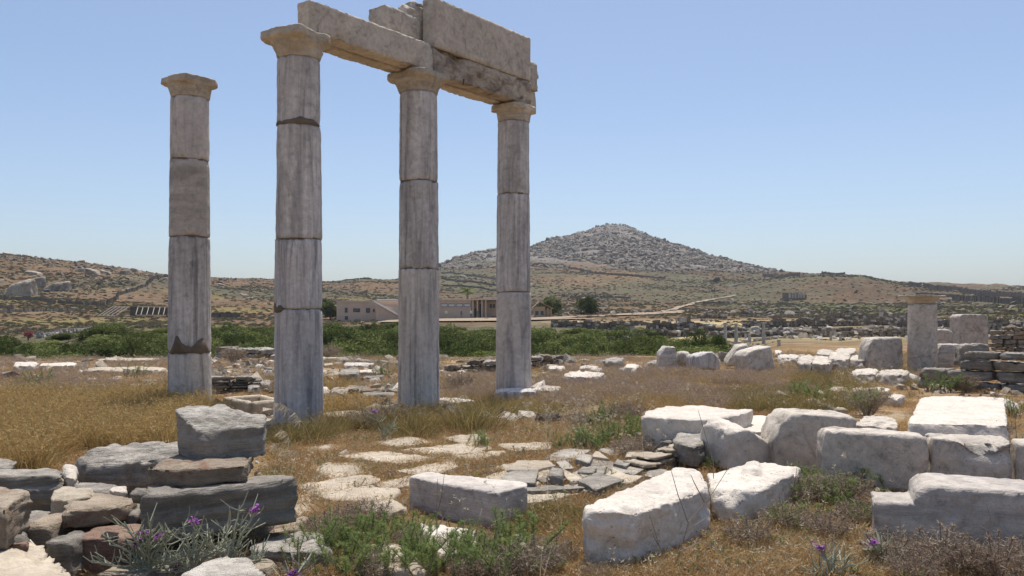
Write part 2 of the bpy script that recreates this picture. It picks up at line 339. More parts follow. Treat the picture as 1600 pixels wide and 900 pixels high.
def rockmesh(name, P, mat, s=.035, p=22, rough=.012, strata=0, chips=3, seed=0, nsc=3, sets=None, dents=(), mx=60, warp=0.0):
    """P: world points whose convex hull is the stone. Returns mesh centred on its base and that base point."""
    R = random.Random(seed); P = [Vector(q) for q in P]
    pl, c = hullplanes(P); A = np.array([tuple(q) for q in P]); lo, hi = A.min(0), A.max(0); size = float(np.linalg.norm(hi-lo))
    for _ in range(chips):
        q = R.choice(P); d = (q-c); L = d.length
        n = Vector((d.x/max(hi[0]-lo[0], .01)+R.uniform(-.3, .3), d.y/max(hi[1]-lo[1], .01)+R.uniform(-.3, .3), d.z/max(hi[2]-lo[2], .01)+R.uniform(-.3, .3))).normalized()
        if n.z < -.3: continue
        sup = max(n.dot(k-c) for k in P); pl.append((n, sup*R.uniform(.86, .96)))
    if chips > 1:
        for _ in range(7):
            n = Vector((R.gauss(0, 1), R.gauss(0, 1), R.gauss(0, .7))).normalized(); sup = max(n.dot(k-c) for k in P); pl.append((n, sup*R.uniform(.84, .97)))
    p = p*2
    V, Fc = boxgrid(lo, hi, s, mx); cc = np.array(c); D = V-cc; D /= np.linalg.norm(D, axis=1)[:, None]
    edge_ = [np.zeros(len(D))]
    def rad(pl):
        N = np.array([tuple(q[0]) for q in pl]); H = np.array([q[1] for q in pl]); q = np.clip((D @ N.T)/H, 1e-9, None)
        mxq = q.max(1); q2_ = np.partition(q, -2, axis=1)[:, -2]; edge_[0] = np.maximum(edge_[0]*0, q2_/mxq) if edge_[0] is None or True else 0; return 1/(mxq*(((q/mxq[:, None])**p).sum(1))**(1/p))
    r = rad(pl); EG = edge_[0].copy()
    if sets:
        for S in sets:
            pl2, c2 = hullplanes([Vector(q) for q in S]); pl2 = [(n, h+n.dot(c2-c)) for n, h in pl2]
            if min(h for _, h in pl2) > 0: r = np.maximum(r, rad(pl2))
    V = cc + D*r[:, None]
    o = seed*3.7
    # normals
    T = V[Fc]; fn = np.cross(T[:, 2]-T[:, 0], T[:, 3]-T[:, 1]); N = np.zeros_like(V)
    for k in range(4): np.add.at(N, Fc[:, k], fn)
    N /= np.maximum(np.linalg.norm(N, axis=1), 1e-9)[:, None]
    edge = 1-np.max((D*0+N)**2, axis=1) if False else None
    fac = np.abs(N).max(1)  # 1 on flat faces, smaller on arrises
    pitn = np.clip(fbm(V*26+o, 3, seed % 71)-.22, 0, 1)
    disp = rough*1.3*fbm(V*nsc+o, 4, seed % 97) + rough*.8*fbm(V*nsc*5+o, 4, seed % 89)
    nc = fbm(V*13+o, 4, seed % 83); disp = disp - rough*3.2*np.clip(nc+.1, 0, 1)*sstep(.80, .99, EG)
    # chipped arrises: stronger where faces meet
    ridge = np.clip(np.linalg.norm(N-0, axis=1), 0, 1)
    disp = disp - pitn*min(.02, rough)*1.4
    if strata:
        ti = np.array([.12*R.uniform(-1, 1), .12*R.uniform(-1, 1), 1])
        h = (V @ ti)*(9/ max(.05, strata*10))
        q = vnoise(np.stack([V[:, 0]*2+o, V[:, 1]*2, (V @ ti)*38], -1), 4)
        side = 1-np.abs(N[:, 2])
        q2 = vnoise(np.stack([V[:, 0]*3+o, V[:, 1]*3, (V @ ti)*75], -1), 5); disp = disp + strata*.45*np.sign(q)*np.abs(q)**.5*side + strata*.4*q2*side + strata*.3*q
    for (dx, dy, dz, rr, am) in dents:
        dd = np.linalg.norm(V-np.array((dx, dy, dz)), axis=1); disp = disp - am*np.exp(-(dd/rr)**2)
    V = V + N*disp[:, None]
    base = np.array([(lo[0]+hi[0])/2, (lo[1]+hi[1])/2, lo[2]])
    return mk(name, V-base, Fc, mat, None, True), Vector(base)
_seed = [100]
def sd(): _seed[0] += 1; return _seed[0]
def rock(name, P, mat, label=None, cat='stone', group=None, parent=None, **k):
    if 'seed' not in k: k['seed'] = sd()
    me, b = rockmesh(name, P, M[mat], **k); o = link(name, me, parent, b)
    if parent is None: tag(o, label, cat, group)
    elif parent: o.location = b - parent.location
    return o
def blk(top, yb, z0=0.0, sink=.05, flare=1.03, i=0, z1=None):
    """points of a block from its visible top outline (x, y[, dz]) and the foot of its first corner"""
    yt = top[i][1]
    if z1 is None: z1 = z0 + (EYE-z0)*(1-(yt-HOR)/(yb-HOR))
    T = [G(q[0], q[1], z1+(q[2] if len(q) > 2 else 0)) for q in top]
    c = sum(T, Vector())/len(T)
    B = [Vector((c.x+(q.x-c.x)*flare, c.y+(q.y-c.y)*flare, z0-sink)) for q in T]
    return T+B
def ext(poly, A, B, depth, z0=0.0, taper=1.0, lean=0.0, drop=0.0):
    """block from its front outline lying on the upright plane through foot points A, B"""
    a = G(*A, z0); b = G(*B, z0); d = (b-a); d.z = 0; d.normalize(); n = Vector((-d.y, d.x, 0))
    if n.y < 0: n = -n
    P = []; Q = []
    for (x, y) in poly:
        r = Vector(((x-800)/F, 1, -(y-HOR)/F)); o = Vector((0, 0, EYE)); t = (a-o).dot(n)/r.dot(n); P.append(o+r*t)
    c = sum(P, Vector())/len(P)
    for q in P: Q.append(c+(q-c)*taper + n*depth + Vector((0, 0, lean-drop)))
    return P+Q

# ------------------------------------------------------------------ ground sheet
def ground():
    th = np.concatenate([np.linspace(-math.pi, -.72, 40, endpoint=False), np.linspace(-.72, .72, 480, endpoint=False), np.linspace(.72, math.pi, 40, endpoint=False)])
    rr = np.concatenate([[.6], np.geomspace(1.6, 60, 130, endpoint=False), np.geomspace(60, 1400, 190, endpoint=False), np.geomspace(1400, 5500, 12)])
    nt_, nr = len(th), len(rr); T, R = np.meshgrid(th, rr, indexing='ij')
    X = R*np.sin(T); Y = R*np.cos(T); Z = terr(X, Y); V = np.stack([X, Y, Z], -1).reshape(-1, 3)
    i = np.arange(nt_)[:, None]; j = np.arange(nr-1)[None, :]; i2 = (i+1) % nt_
    Fc = np.stack([i*nr+j, i2*nr+j, i2*nr+j+1, i*nr+j+1], -1).reshape(-1, 4)[:, ::-1]
    Fc = np.concatenate([Fc, ])
    # real ground colours: dry soil, golden grass, green flats, grey phrygana, bare granite
    P = np.stack([X, Y, 0*X], -1); px = 800+F*X/np.maximum(Y, 1); py = HOR-(Z-EYE)/np.maximum(Y, 1)*F
    def col(*c): return np.array(c)[None, None]*np.ones(X.shape+(1,))
    soil = col(.27, .17, .095); gold = col(.36, .26, .125); green = col(.105, .125, .05); grey = col(.125, .115, .076); brown = col(.145, .098, .068); dk = col(.11, .095, .07); gran = col(.22, .20, .185)
    def mx(a, b, f): return a + (b-a)*np.clip(f, 0, 1)[..., None]
    c = soil
    c = mx(c, gold, sstep(-.1, .3, fbm(P*.35, 4, 21))*.6)
    c = mx(c, col(.34, .285, .22), sstep(.05, .35, fbm(P*.8, 4, 33))*.55)
    far = sstep(36, 80, R); hillc = mx(brown, grey, sstep(-.35, .1, fbm(P*.02, 5, 41))); hillc = mx(hillc, dk, sstep(-.05, .4, fbm(P*.07, 4, 42))*.8)
    hillc = mx(hillc, col(.18, .122, .078), sstep(.1, .4, fbm(P*.013, 4, 43))*.8); hillc = mx(hillc, col(.20, .17, .07), sstep(.12, .4, fbm(P*.03, 4, 48))*.6*(R < 330))
    c = mx(c, hillc, far)
    g1 = np.exp(-(((px-1290)/95)**2+((py-483)/7)**2)) + .9*np.exp(-(((px-1400)/70)**2+((py-487)/7)**2)) + np.exp(-(((px-1560)/60)**2+((py-488)/8)**2)) + .6*np.exp(-(((px-1200)/60)**2+((py-478)/5)**2)) + .7*np.exp(-(((px-200)/120)**2+((py-508)/8)**2))
    c = mx(c, green, far*g1*(.7+.6*fbm(P*.05, 3, 51)))
    straw = np.exp(-(((px-1180)/260)**2+((py-505)/5)**2)) + np.exp(-(((px-1000)/200)**2+((py-530)/9)**2))*(px > 950) + .8*np.exp(-(((px-1330)/90)**2+((py-527)/5)**2))
    c = mx(c, col(.42, .33, .19), sstep(45, 70, R)*straw*1.1)
    # Kynthos crag
    kn = sstep(640, 760, R)*sstep(690, 760, px)*(1-sstep(1160, 1230, px))*sstep(0, 14, np.interp(px, [690, 780, 900, 1000, 1160, 1230], [425, 412, 415, 428, 446, 430])+10*fbm(P*.02, 3, 61)-py)
    c = mx(c, gran, kn*.85)
    bare = np.exp(-(((px-905)/55)**2+((py-440)/12)**2))
    c = mx(c, col(.32, .185, .11), far*bare*.35)
    # lake bed and terrace soil
    c = mx(c, col(.08, .09, .04), sstep(-1.0, -2.2, Z)*(R < 140))
    me = mk('ground', V, Fc, GM, None, True)
    ca = me.attributes.new('gcol', 'FLOAT_COLOR', 'POINT'); a = np.ones((V.shape[0], 4), np.float32); a[:, :3] = c.reshape(-1, 3); ca.data.foreach_set('color', a.ravel())
    o = link('ground', me); return tag(o, kind='structure')
GM, t, out = newmat('dry_ground')
at = nn(t, 'ShaderNodeAttribute', attribute_name='gcol'); tc = nn(t, 'ShaderNodeTexCoord'); v = tc.outputs['Object']
c = at.outputs['Color']
n1 = noise(t, v, 22, 6, .75); n2 = noise(t, v, 3.2, 5, .7); n3 = noise(t, v, .35, 6, .75); n4 = noise(t, v, .06, 5, .7)
c = mix(t, .85, c, ramp(t, n1, [(.25, .45), (.5, 1.0), (.78, 1.55)]), 'MULTIPLY')
c = mix(t, .8, c, ramp(t, n2, [(.3, .65), (.5, 1.0), (.75, 1.3)]), 'MULTIPLY')
c = mix(t, .85, c, ramp(t, n3, [(.34, .55), (.5, 1.0), (.66, 1.35)]), 'MULTIPLY')
c = mix(t, .6, c, ramp(t, n4, [(.35, .7), (.65, 1.25)]), 'MULTIPLY')
b = nn(t, 'ShaderNodeBump'); b.inputs['Strength'].default_value = .7; b.inputs['Distance'].default_value = .04
ad = nn(t, 'ShaderNodeMath', operation='ADD'); t.links.new(n1, ad.inputs[0]); t.links.new(n2, ad.inputs[1]); t.links.new(ad.outputs[0], b.inputs['Height'])
p = nn(t, 'ShaderNodeBsdfDiffuse'); t.links.new(c, p.inputs[0]); t.links.new(b.outputs[0], p.inputs['Normal']); t.links.new(p.outputs[0], out.inputs[0])
GROUND = ground()

# ------------------------------------------------------------------ plant prototypes (numpy leaf builders)
class Leaves:
    """collects thin curved blades / leaf faces; each vertex carries its own leaf tone"""
    def __init__(s): s.V = []; s.F = []; s.T = []; s.m = []; s.n = 0
    def blades(s, base, dirs, L, W, bend, tone, seg=3, m=0, tipw=.1):
        base = np.asarray(base, float); dirs = np.asarray(dirs, float); N = len(base)
        L = np.broadcast_to(L, N); W = np.broadcast_to(W, N); bend = np.broadcast_to(bend, N); tone = np.broadcast_to(tone, N)
        dirs = dirs/np.maximum(np.linalg.norm(dirs, axis=1), 1e-6)[:, None]
        side = np.cross(dirs, rng.normal(size=(N, 3))); side /= np.maximum(np.linalg.norm(side, axis=1), 1e-6)[:, None]
        hz = dirs.copy(); hz[:, 2] = 0; hz += rng.normal(size=(N, 3))*.3; hz[:, 2] = -.6; hz /= np.linalg.norm(hz, axis=1)[:, None]
        rows = []
        for k in range(seg+1):
            u = k/seg; p = base + dirs*(L*u)[:, None] + hz*(bend*L*u*u)[:, None]; ww = W*(1-u*(1-tipw)) if tipw < 1 else W
            if seg > 1 and k == 0: ww = W*.7
            rows.append(p-side*ww[:, None]/2); rows.append(p+side*ww[:, None]/2)
        V = np.stack(rows, 1).reshape(-1, 3); q = np.arange(N)[:, None]*(2*(seg+1))
        for k in range(seg):
            s.F.append(np.stack([q[:, 0]+2*k, q[:, 0]+2*k+1, q[:, 0]+2*k+3, q[:, 0]+2*k+2], 1)+s.n); s.m.append(np.full(N, m))
        s.V.append(V); s.T.append(np.repeat(tone, 2*(seg+1))); s.n += len(V)
    def stem(s, pts, r, tone=.5, m=0):
        mb = MB(); mb.tube(pts, r, 4); V = np.concatenate(mb.V); s.V.append(V); s.T.append(np.full(len(V), tone))
        s.F.append(np.array(mb.F)+s.n); s.m.append(np.full(len(mb.F), m)); s.n += len(V)
    def mesh(s, name, mats):
        return mk(name, np.concatenate(s.V), np.concatenate(s.F), mats, np.concatenate(s.m), False, {'tone': np.concatenate(s.T)})
def rdirs(n, up=.6, spread=1.0):
    a = rng.uniform(0, 2*math.pi, n); r = np.sqrt(rng.uniform(0, 1, n))*spread
    return np.stack([np.cos(a)*r, np.sin(a)*r, np.full(n, up)], 1)
def tuft(name, n=34, h=.3, spread=.55, w=.004, rad=.06, bend=.35, mat='dryg', seeds=0, tone=(.15, 1)):
    L = Leaves(); d = rdirs(n, 1, spread); b = np.stack([d[:, 0]*rad, d[:, 1]*rad, np.full(n, -.02)], 1)+rng.normal(size=(n, 3))*[rad*.4, rad*.4, 0]
    Ls = h*rng.uniform(.5, 1.15, n); L.blades(b, d, Ls, w, bend*rng.uniform(0, 1.4, n), rng.uniform(*tone, n), 3)
    if seeds:
        k = rng.choice(n, seeds); tip = b[k] + d[k]/np.linalg.norm(d[k], axis=1)[:, None]*(Ls[k]*.8)[:, None]
        for _ in range(4): L.blades(tip+rng.normal(size=(seeds, 3))*.012, rdirs(seeds, .5, 1), .03, .008, .2, rng.uniform(.5, 1, seeds), 1)
    return L.mesh(name, M[mat])
def creeper(name, n=90, r=.16, h=.07, mat='dryo', leaf=.016, tone=(.1, 1)):
    L = Leaves(); a = rng.uniform(0, 6.28, n); q = np.sqrt(rng.uniform(0, 1, n))*r
    b = np.stack([np.cos(a)*q, np.sin(a)*q, rng.uniform(-.01, h, n)*(1-.6*q/r)], 1)
    L.blades(b, rdirs(n, .5, 1), leaf*rng.uniform(.5, 1.6, n), leaf*.45, .2, rng.uniform(*tone, n), 1, 0, .2)
    k = n//4; L.blades(b[:k]*[1, 1, 0], rdirs(k, 1, .8), h*1.5*rng.uniform(.5, 1.3, k), .0028, .3, rng.uniform(*tone, k), 2)
    return L.mesh(name, M[mat])
def greenplant(name, stems=9, h=.26, mats=('green', 'twig'), leaf=.034, per=100, spread=.95, dry=.42, lw=.0042):
    """upright stems densely set with narrow leaves, brown towards the foot"""
    L = Leaves()
    for i in range(stems):
        a = rng.uniform(0, 6.28); sp = rng.uniform(.1, spread); hh = h*rng.uniform(.4, 1.1); x0, y0 = rng.normal(size=2)*.05
        pts = [(x0+math.cos(a)*sp*hh*u**1.3, y0+math.sin(a)*sp*hh*u**1.3, hh*u-.02) for u in (0, .35, .7, 1)]
        L.stem(pts, [.004, .0035, .003, .0015], rng.uniform(.2, .7), 1)
        u = rng.uniform(.15, 1, per)**.7; q = np.array([np.interp(u, (0, .35, .7, 1), [p[k] for p in pts]) for k in range(3)]).T
        d = rdirs(per, .7, 1.1); grn = (u > dry+rng.uniform(-.1, .1, per))
        for g, mm in ((grn, 0), (~grn, 2)):
            if g.sum(): L.blades(q[g], d[g], leaf*rng.uniform(.6, 1.2, g.sum()), lw, .25, rng.uniform(0, 1, g.sum())*.6+.4*u[g]*(mm == 0), 2, mm, .15)
        kk = 16; L.blades(np.tile(pts[-1], (kk, 1)), rdirs(kk, 1.0, .9), leaf*.9, lw, .3, rng.uniform(.5, 1, kk), 2, 0, .15)
    return L.mesh(name, [M[mats[0]], M[mats[1]], M['dryo']])
def twigball(name, n=420, r=.2, h=.22, mat='thistle', heads=22, green=0, stemmat='twig', hw=.022):
    """dried spiny cushion: many crossing twigs and prickly seed heads"""
    L = Leaves(); d = rdirs(n, 1, 1.1); d /= np.linalg.norm(d, axis=1)[:, None]; u = rng.uniform(.1, .75, n)
    sc = np.array([r, r, h]); b = d*u[:, None]*sc; dd = d+rng.normal(size=(n, 3))*.55
    L.blades(b, dd, r*.45*rng.uniform(.4, 1.2, n), .0028, rng.uniform(-.2, .4, n), rng.uniform(0, 1, n), 2, 1, .3)
    k = n*3; d2 = rdirs(k, .9, 1.3); d2 /= np.linalg.norm(d2, axis=1)[:, None]; b2 = d2*rng.uniform(.55, 1.0, k)[:, None]*sc
    L.blades(b2, rng.normal(size=(k, 3))+d2, .020*rng.uniform(.4, 1.3, k), .0036, .3, rng.uniform(0, 1, k), 1, 0, .2)
    for i in range(heads):
        q = rdirs(1, .9, 1.2)[0]; q = q/np.linalg.norm(q)*sc*rng.uniform(.8, 1.12); m_ = 26
        L.stem([(q[0]*.2, q[1]*.2, 0), tuple(q*.6), tuple(q)], .0022, .4, 1)
        L.blades(np.tile(q, (m_, 1)), rng.normal(size=(m_, 3))+[0, 0, .3], hw*rng.uniform(.7, 1.3, m_), .0038, .1, rng.uniform(.1, 1, m_), 1, 0, .1)
    if green:
        for i in range(green):
            q = rdirs(1, .9, 1.2)[0]; q = q/np.linalg.norm(q)*sc*rng.uniform(.6, 1.05); m_ = 40
            L.blades(q+rng.normal(size=(m_, 3))*.018, rng.normal(size=(m_, 3))+[0, 0, 1.0], .035*rng.uniform(.6, 1.3, m_), .006, .2, rng.uniform(.1, 1, m_), 2, 2, .1)
    return L.mesh(name, [M[mat], M[stemmat], M['green']])
def shrubmesh(name, n=3400, r=1.6, h=2.4, leaf=.17, lobes=15, mat='bushg'):
    L = Leaves(); c = []
    for i in range(lobes):
        a = rng.uniform(0, 6.28); q = r*.62*math.sqrt(rng.uniform(0, 1)); z = h*rng.uniform(.25, .84)*(1-.5*q/r); c.append((math.cos(a)*q, math.sin(a)*q, z, r*rng.uniform(.22, .42)))
    per = n//lobes
    for (x, y, z, q) in c:
        d = rng.normal(size=(per, 3)); d /= np.linalg.norm(d, axis=1)[:, None]; P = np.array((x, y, z))+d*(q*rng.uniform(.55, 1.08, per)**.6)[:, None]*[1, 1, 1.15]
        P[:, 2] = np.abs(P[:, 2]); tn = rng.uniform(0, .55)+rng.uniform(0, .45, per)
        L.blades(P, d*.6+rng.normal(size=(per, 3))*.8+[0, 0, .25], leaf*rng.uniform(.5, 1.4, per), leaf*.5, .1, tn, 1, 0, .25)
    for i in range(8):
        a = rng.uniform(0, 6.28); L.stem([(0, 0, -.2), (math.cos(a)*r*.2, math.sin(a)*r*.2, h*.3), (math.cos(a)*r*.5, math.sin(a)*r*.5, h*.65)], [.05, .035, .01], .3, 1)
    return L.mesh(name, [M[mat], M['twig']])

PROTO = bpy.data.collections.new('plant_prototypes')      # source meshes for the scattered ground cover; not linked to the scene
def protos(key, meshes):
    cl = bpy.data.collections.new('source_'+key)
    for i, me in enumerate(meshes):
        o = bpy.data.objects.new(f'{key}_{chr(97+i)}', me); cl.objects.link(o)
    return cl
def scatter(name, P, scl, coll, n, label, cat, tilt=.12, zs=None, group=None):
    N = len(P); me = bpy.data.meshes.new(name); me.vertices.add(N); me.vertices.foreach_set('co', np.asarray(P, np.float32).ravel())
    a = me.attributes.new('rot', 'FLOAT_VECTOR', 'POINT'); r = np.stack([rng.normal(size=N)*tilt, rng.normal(size=N)*tilt, rng.uniform(0, 6.28, N)], 1); a.data.foreach_set('vector', r.astype(np.float32).ravel())
    a = me.attributes.new('scl', 'FLOAT_VECTOR', 'POINT'); s = np.stack([scl, scl, scl*(rng.uniform(.7, 1.25, N) if zs is None else zs)], 1); a.data.foreach_set('vector', s.astype(np.float32).ravel())
    a = me.attributes.new('idx', 'INT', 'POINT'); a.data.foreach_set('value', rng.integers(0, n, N).astype(np.int32))
    o = link(name, me); g = bpy.data.node_groups.new(name+'_scatter', 'GeometryNodeTree')
    g.interface.new_socket('Geometry', in_out='INPUT', socket_type='NodeSocketGeometry'); g.interface.new_socket('Geometry', in_out='OUTPUT', socket_type='NodeSocketGeometry')
    gi = g.nodes.new('NodeGroupInput'); go = g.nodes.new('NodeGroupOutput'); ip = g.nodes.new('GeometryNodeInstanceOnPoints'); ci = g.nodes.new('GeometryNodeCollectionInfo')
    ci.inputs['Collection'].default_value = coll; ci.inputs['Separate Children'].default_value = True; ci.inputs['Reset Children'].default_value = True; ip.inputs['Pick Instance'].default_value = True
    def na(nm, ty):
        q = g.nodes.new('GeometryNodeInputNamedAttribute'); q.data_type = ty; q.inputs['Name'].default_value = nm; return [s_ for s_ in q.outputs if s_.enabled and s_.name == 'Attribute'][0]
    e2r = g.nodes.new('FunctionNodeEulerToRotation')
    g.links.new(gi.outputs[0], ip.inputs['Points']); g.links.new(ci.outputs[0], ip.inputs['Instance']); g.links.new(na('idx', 'INT'), ip.inputs['Instance Index'])
    g.links.new(na('rot', 'FLOAT_VECTOR'), e2r.inputs[0]); g.links.new(e2r.outputs[0], ip.inputs['Rotation']); g.links.new(na('scl', 'FLOAT_VECTOR'), ip.inputs['Scale']); g.links.new(ip.outputs[0], go.inputs[0])
    mo = o.modifiers.new('scatter', 'NODES'); mo.node_group = g
    return tag(o, label, cat, group, 'stuff')
def inpoly(px, py, poly):
    r = np.zeros(px.shape, bool); j = len(poly)-1
    for i in range(len(poly)):
        xi, yi = poly[i]; xj, yj = poly[j]
        r ^= ((yi > py) != (yj > py)) & (px < (xj-xi)*(py-yi)/((yj-yi) if yj != yi else 1e-9)+xi); j = i
    return r
KEEP = []     # ground outlines (plan polygons) of stones, where nothing grows
def region(n, poly, dens=None, ymin=4.0, ymax=45, p=1.4, free=True, thr=None, nsc=.8, ns=70):
    """random ground places inside an outline given on the flat ground; denser where the ground is near"""
    xs = [q[0] for q in poly]; ys = [q[1] for q in poly]; px = rng.uniform(min(xs), max(xs), n*3); 
    y0 = EYE*F/(max(ys)-HOR); y1 = EYE*F/(max(min(ys)-HOR, 1)); u = rng.uniform(0, 1, n*3); e = 2-p-1+1e-6
    Y = (y0**e + u*(y1**e-y0**e))**(1/e) ; py = HOR+EYE*F/Y; X = (px-800)/F*Y
    ok = inpoly(px, py, poly)
    if thr is not None:
        nz = fbm(np.stack([X, Y, 0*X], -1)*nsc, 3, ns); ok &= nz > thr
    X, Y = X[ok][:n], Y[ok][:n]
    if free:
        k = np.ones(len(X), bool)
        for pl in KEEP: k &= ~inpoly(X, Y, pl)
        X, Y = X[k], Y[k]
    return np.stack([X, Y, terr(X, Y)], 1)

# ------------------------------------------------------------------ far land: rocks, walls, path
def icorock(name, mat, seed, sub=2, sq=(1, .8, .6)):
    bm = bmesh.new(); bmesh.ops.create_icosphere(bm, subdivisions=sub, radius=1); V = np.array([v.co for v in bm.verts]); Fc = [[v.index for v in f.verts] for f in bm.faces]; bm.free()
    r = random.Random(seed)
    for _ in range(7):
        n = np.array([r.gauss(0, 1) for _ in range(3)]); n /= np.linalg.norm(n); d = V @ n; h = r.uniform(.45, .8); V = V-np.outer(np.maximum(d-h, 0), n)
    V = V*np.array(sq); V = V*(1+.10*fbm(V*2.5+seed*5, 3, seed)[:, None])
    return mk(name, V, np.array(Fc), M[mat], None, False)
rock_protos = protos('rock', [icorock('hill_rock_mesh', 'hillrock', s_, 1 if s_ % 2 else 2, (1, .85, q)) for s_, q in ((1, .5), (2, .4), (3, .6), (4, .5), (5, .35))])
def fromhits(n, box, dens):
    """places on the visible land inside (x0,x1) x (Y0,Y1), chosen by dens(px,py,Y,noise)"""
    x0, x1, Y0, Y1 = box; px = rng.uniform(x0, x1, n); Y = np.exp(rng.uniform(np.log(Y0), np.log(Y1), n)); X = (px-800)/F*Y; Z = terr(X, Y); py = HOR-(Z-EYE)/Y*F
    P = np.stack([X, Y, Z], 1); nz = fbm(P*[.03, .03, 0], 4, 77); ok = rng.uniform(0, 1, n) < dens(px, py, Y, nz); return P[ok], Y[ok], px[ok], py[ok]
kyl = lambda px: np.interp(px, [690, 780, 900, 1000, 1160, 1230], [428, 414, 418, 432, 446, 430])
P, Y_, px_, py_ = fromhits(110000, (680, 1240, 640, 1060), lambda px, py, Y, nz: sstep(0, 30, kyl(px)-py+60*nz)*.42)
scatter('crag_rocks', P, np.minimum(rng.exponential(.8, len(P)), 4.5)*np.where(py_ < 372, .6, 1)+.35, rock_protos, 5, 'grey granite boulders covering the upper slopes of the peak', 'boulders', .5, group=None)
P, Y_, px_, py_ = fromhits(30000, (-300, 640, 220, 430), lambda px, py, Y, nz: .02+.5*sstep(.05, .5, nz)+.8*np.exp(-((py-np.interp(px, [0, 130, 260, 430, 620], [402, 416, 436, 441, 440]))/5)**2))
scatter('hillside_rocks', P, rng.exponential(.25, len(P))+.14, rock_protos, 5, 'scattered small rocks over the left hillside and along its crest', 'rocks', .5)
P, Y_, px_, py_ = fromhits(26000, (700, 2000, 180, 700), lambda px, py, Y, nz: .05+.5*sstep(.0, .5, nz))
scatter('slope_rocks', P, (rng.exponential(.30, len(P))+.25)*np.sqrt(Y_/250), rock_protos, 5, 'small grey rocks strewn over the lower slopes right of the peak', 'rocks', .5)
def lump(name, mat, seed):
    L = Leaves(); n = 90; d = rng.normal(size=(n, 3)); d /= np.linalg.norm(d, axis=1)[:, None]; d[:, 2] = np.abs(d[:, 2]); P = d*rng.uniform(.5, 1, n)[:, None]*[1, 1, .55]
    L.blades(P, d+rng.normal(size=(n, 3))*.6+[0, 0, .4], .5, .26, .1, rng.uniform(0, 1, n), 1, 0, .3); return L.mesh(name, M[mat])
M['scrub'] = leafmat('hill_scrub_leaf', [(.085, .09, .05), (.155, .16, .10), (.25, .245, .175)], .15, .8)
M['scrub2'] = leafmat('brown_scrub_leaf', [(.14, .10, .07), (.21, .155, .105), (.29, .225, .155)], .15, .8)
scrub = protos('scrub', [lump('scrub_mesh', 'scrub', i) for i in range(4)]+[lump('scrub_mesh', 'scrub2', i) for i in range(3)])
P, Y_, px_, py_ = fromhits(210000, (-300, 2000, 64, 760), lambda px, py, Y, nz: (.10+.6*sstep(-.1, .4, nz))*np.where(Y < 130, ((px < 260) & (py < 528))*1.3, 1-.5*(Y < 170)))
scatter('hill_scrub', P, rng.uniform(.2, .72, len(P))*np.sqrt(Y_/300), scrub, 7, 'low grey-green and brown scrub spread over the hillsides', 'scrub', .1, rng.uniform(.4, .8, len(P)))

def drape(pts, step):
    """terrain points along a line through view points"""
    H = [hit(*q, mn=(q[2] if len(q) > 2 else 45)) if len(q) < 3 else hit(q[0], q[1], mn=q[2]) for q in pts]; out = []
    for a, b in zip(H[:-1], H[1:]):
        n = max(1, int((b-a).length/step))
        for i in range(n): p = a.lerp(b, i/n); out.append(Vector((p.x, p.y, tz(p.x, p.y))))
    out.append(H[-1]); return out
def fieldwall(pts, h, label, w_=.7, mat='rubble', group='dry stone walls crossing the hillsides'):
    L = drape(pts, 1.6); mb = MB(); R = random.Random(len(pts)*7+int(pts[0][0]))
    for a, b in zip(L[:-1], L[1:]):
        d = b-a; rz = math.atan2(d.y, d.x); 
        for k in range(2):
            c = a.lerp(b, .25+.5*k); hh = h*.62*R.uniform(.8, 1.15); mb.box((c.x+R.gauss(0, .12), c.y+R.gauss(0, .12), c.z+hh/2-.25), (d.length*.62*R.uniform(.95, 1.2), w_*R.uniform(.7, 1.2), hh+.4), rz+R.gauss(0, .15), 0, R.uniform(.6, .9))
    o = link('field_wall', mb.mesh('field_wall', M[mat])); c = L[0]
    o.data.transform(Matrix.Translation(-c)); o.location = c; return tag(o, label, 'wall', group)
for pts, h, lb in [
 ([(-40, 466), (60, 470), (85, 474)], 1.6, 'dark dry stone wall running level below the big pale outcrop at far left'),
 ([(92, 474), (165, 478)], 1.3, 'short dark dry stone wall left of the timber shelter'),
 ([(-30, 481), (22, 483)], 1.2, 'low dark wall stub at the left edge of the hillside'),
 ([(0, 489), (48, 487), (120, 486)], 1.0, 'lower terrace wall under the left hillside walls'),
 ([(168, 476), (185, 462), (205, 456), (228, 448), (240, 436), (262, 432)], 1.3, 'dry stone wall climbing the left hill behind the lone column'),
 ([(330, 496), (375, 496)], 1.8, 'grey wall at the hill foot between the lone column and the tall one'),
 ([(505, 439), (540, 437), (575, 436), (622, 436)], 1.3, 'wall along the skyline above the long building'),
 ([(690, 428), (730, 431), (775, 437), (800, 439)], 1.8, 'upper terrace wall on the left flank of the peak'),
 ([(690, 436), (740, 442), (785, 448)], 1.6, 'second terrace wall on the left flank of the peak'),
 ([(692, 447), (730, 449), (780, 455)], 1.4, 'third terrace wall above the building with the portico'),
 ([(836, 412), (880, 416), (930, 428), (990, 432), (1040, 436)], 2.2, 'long dark wall along the foot of the crag'),
 ([(1192, 432), (1222, 434), (1250, 430)], 3.2, 'dark ruined wall near the top of the round brown hill'),
 ([(1284, 427), (1320, 429)], 2.4, 'dark wall on the crest of the round brown hill'),
 ([(890, 466), (940, 465), (985, 467)], 1.2, 'low wall on the slope behind the two round trees'),
 ([(1100, 475), (1150, 474)], 1.2, 'short low wall below the dirt track'),
 ([(1180, 473), (1240, 476)], 1.2, 'low wall under the ruined colonnade on the slope'),
 ([(1420, 446), (1480, 454), (1530, 462), (1600, 466), (1700, 466)], 3.5, 'dark broken wall of the theatre quarter at the far right'),
 ([(1490, 470), (1560, 474), (1640, 476)], 3.0, 'lower dark wall of the theatre quarter at the far right'),
 ([(1430, 462), (1500, 464)], 2.0, 'grey wall on the slope right of the capital-topped column'),
 ]: fieldwall(pts, h, lb)
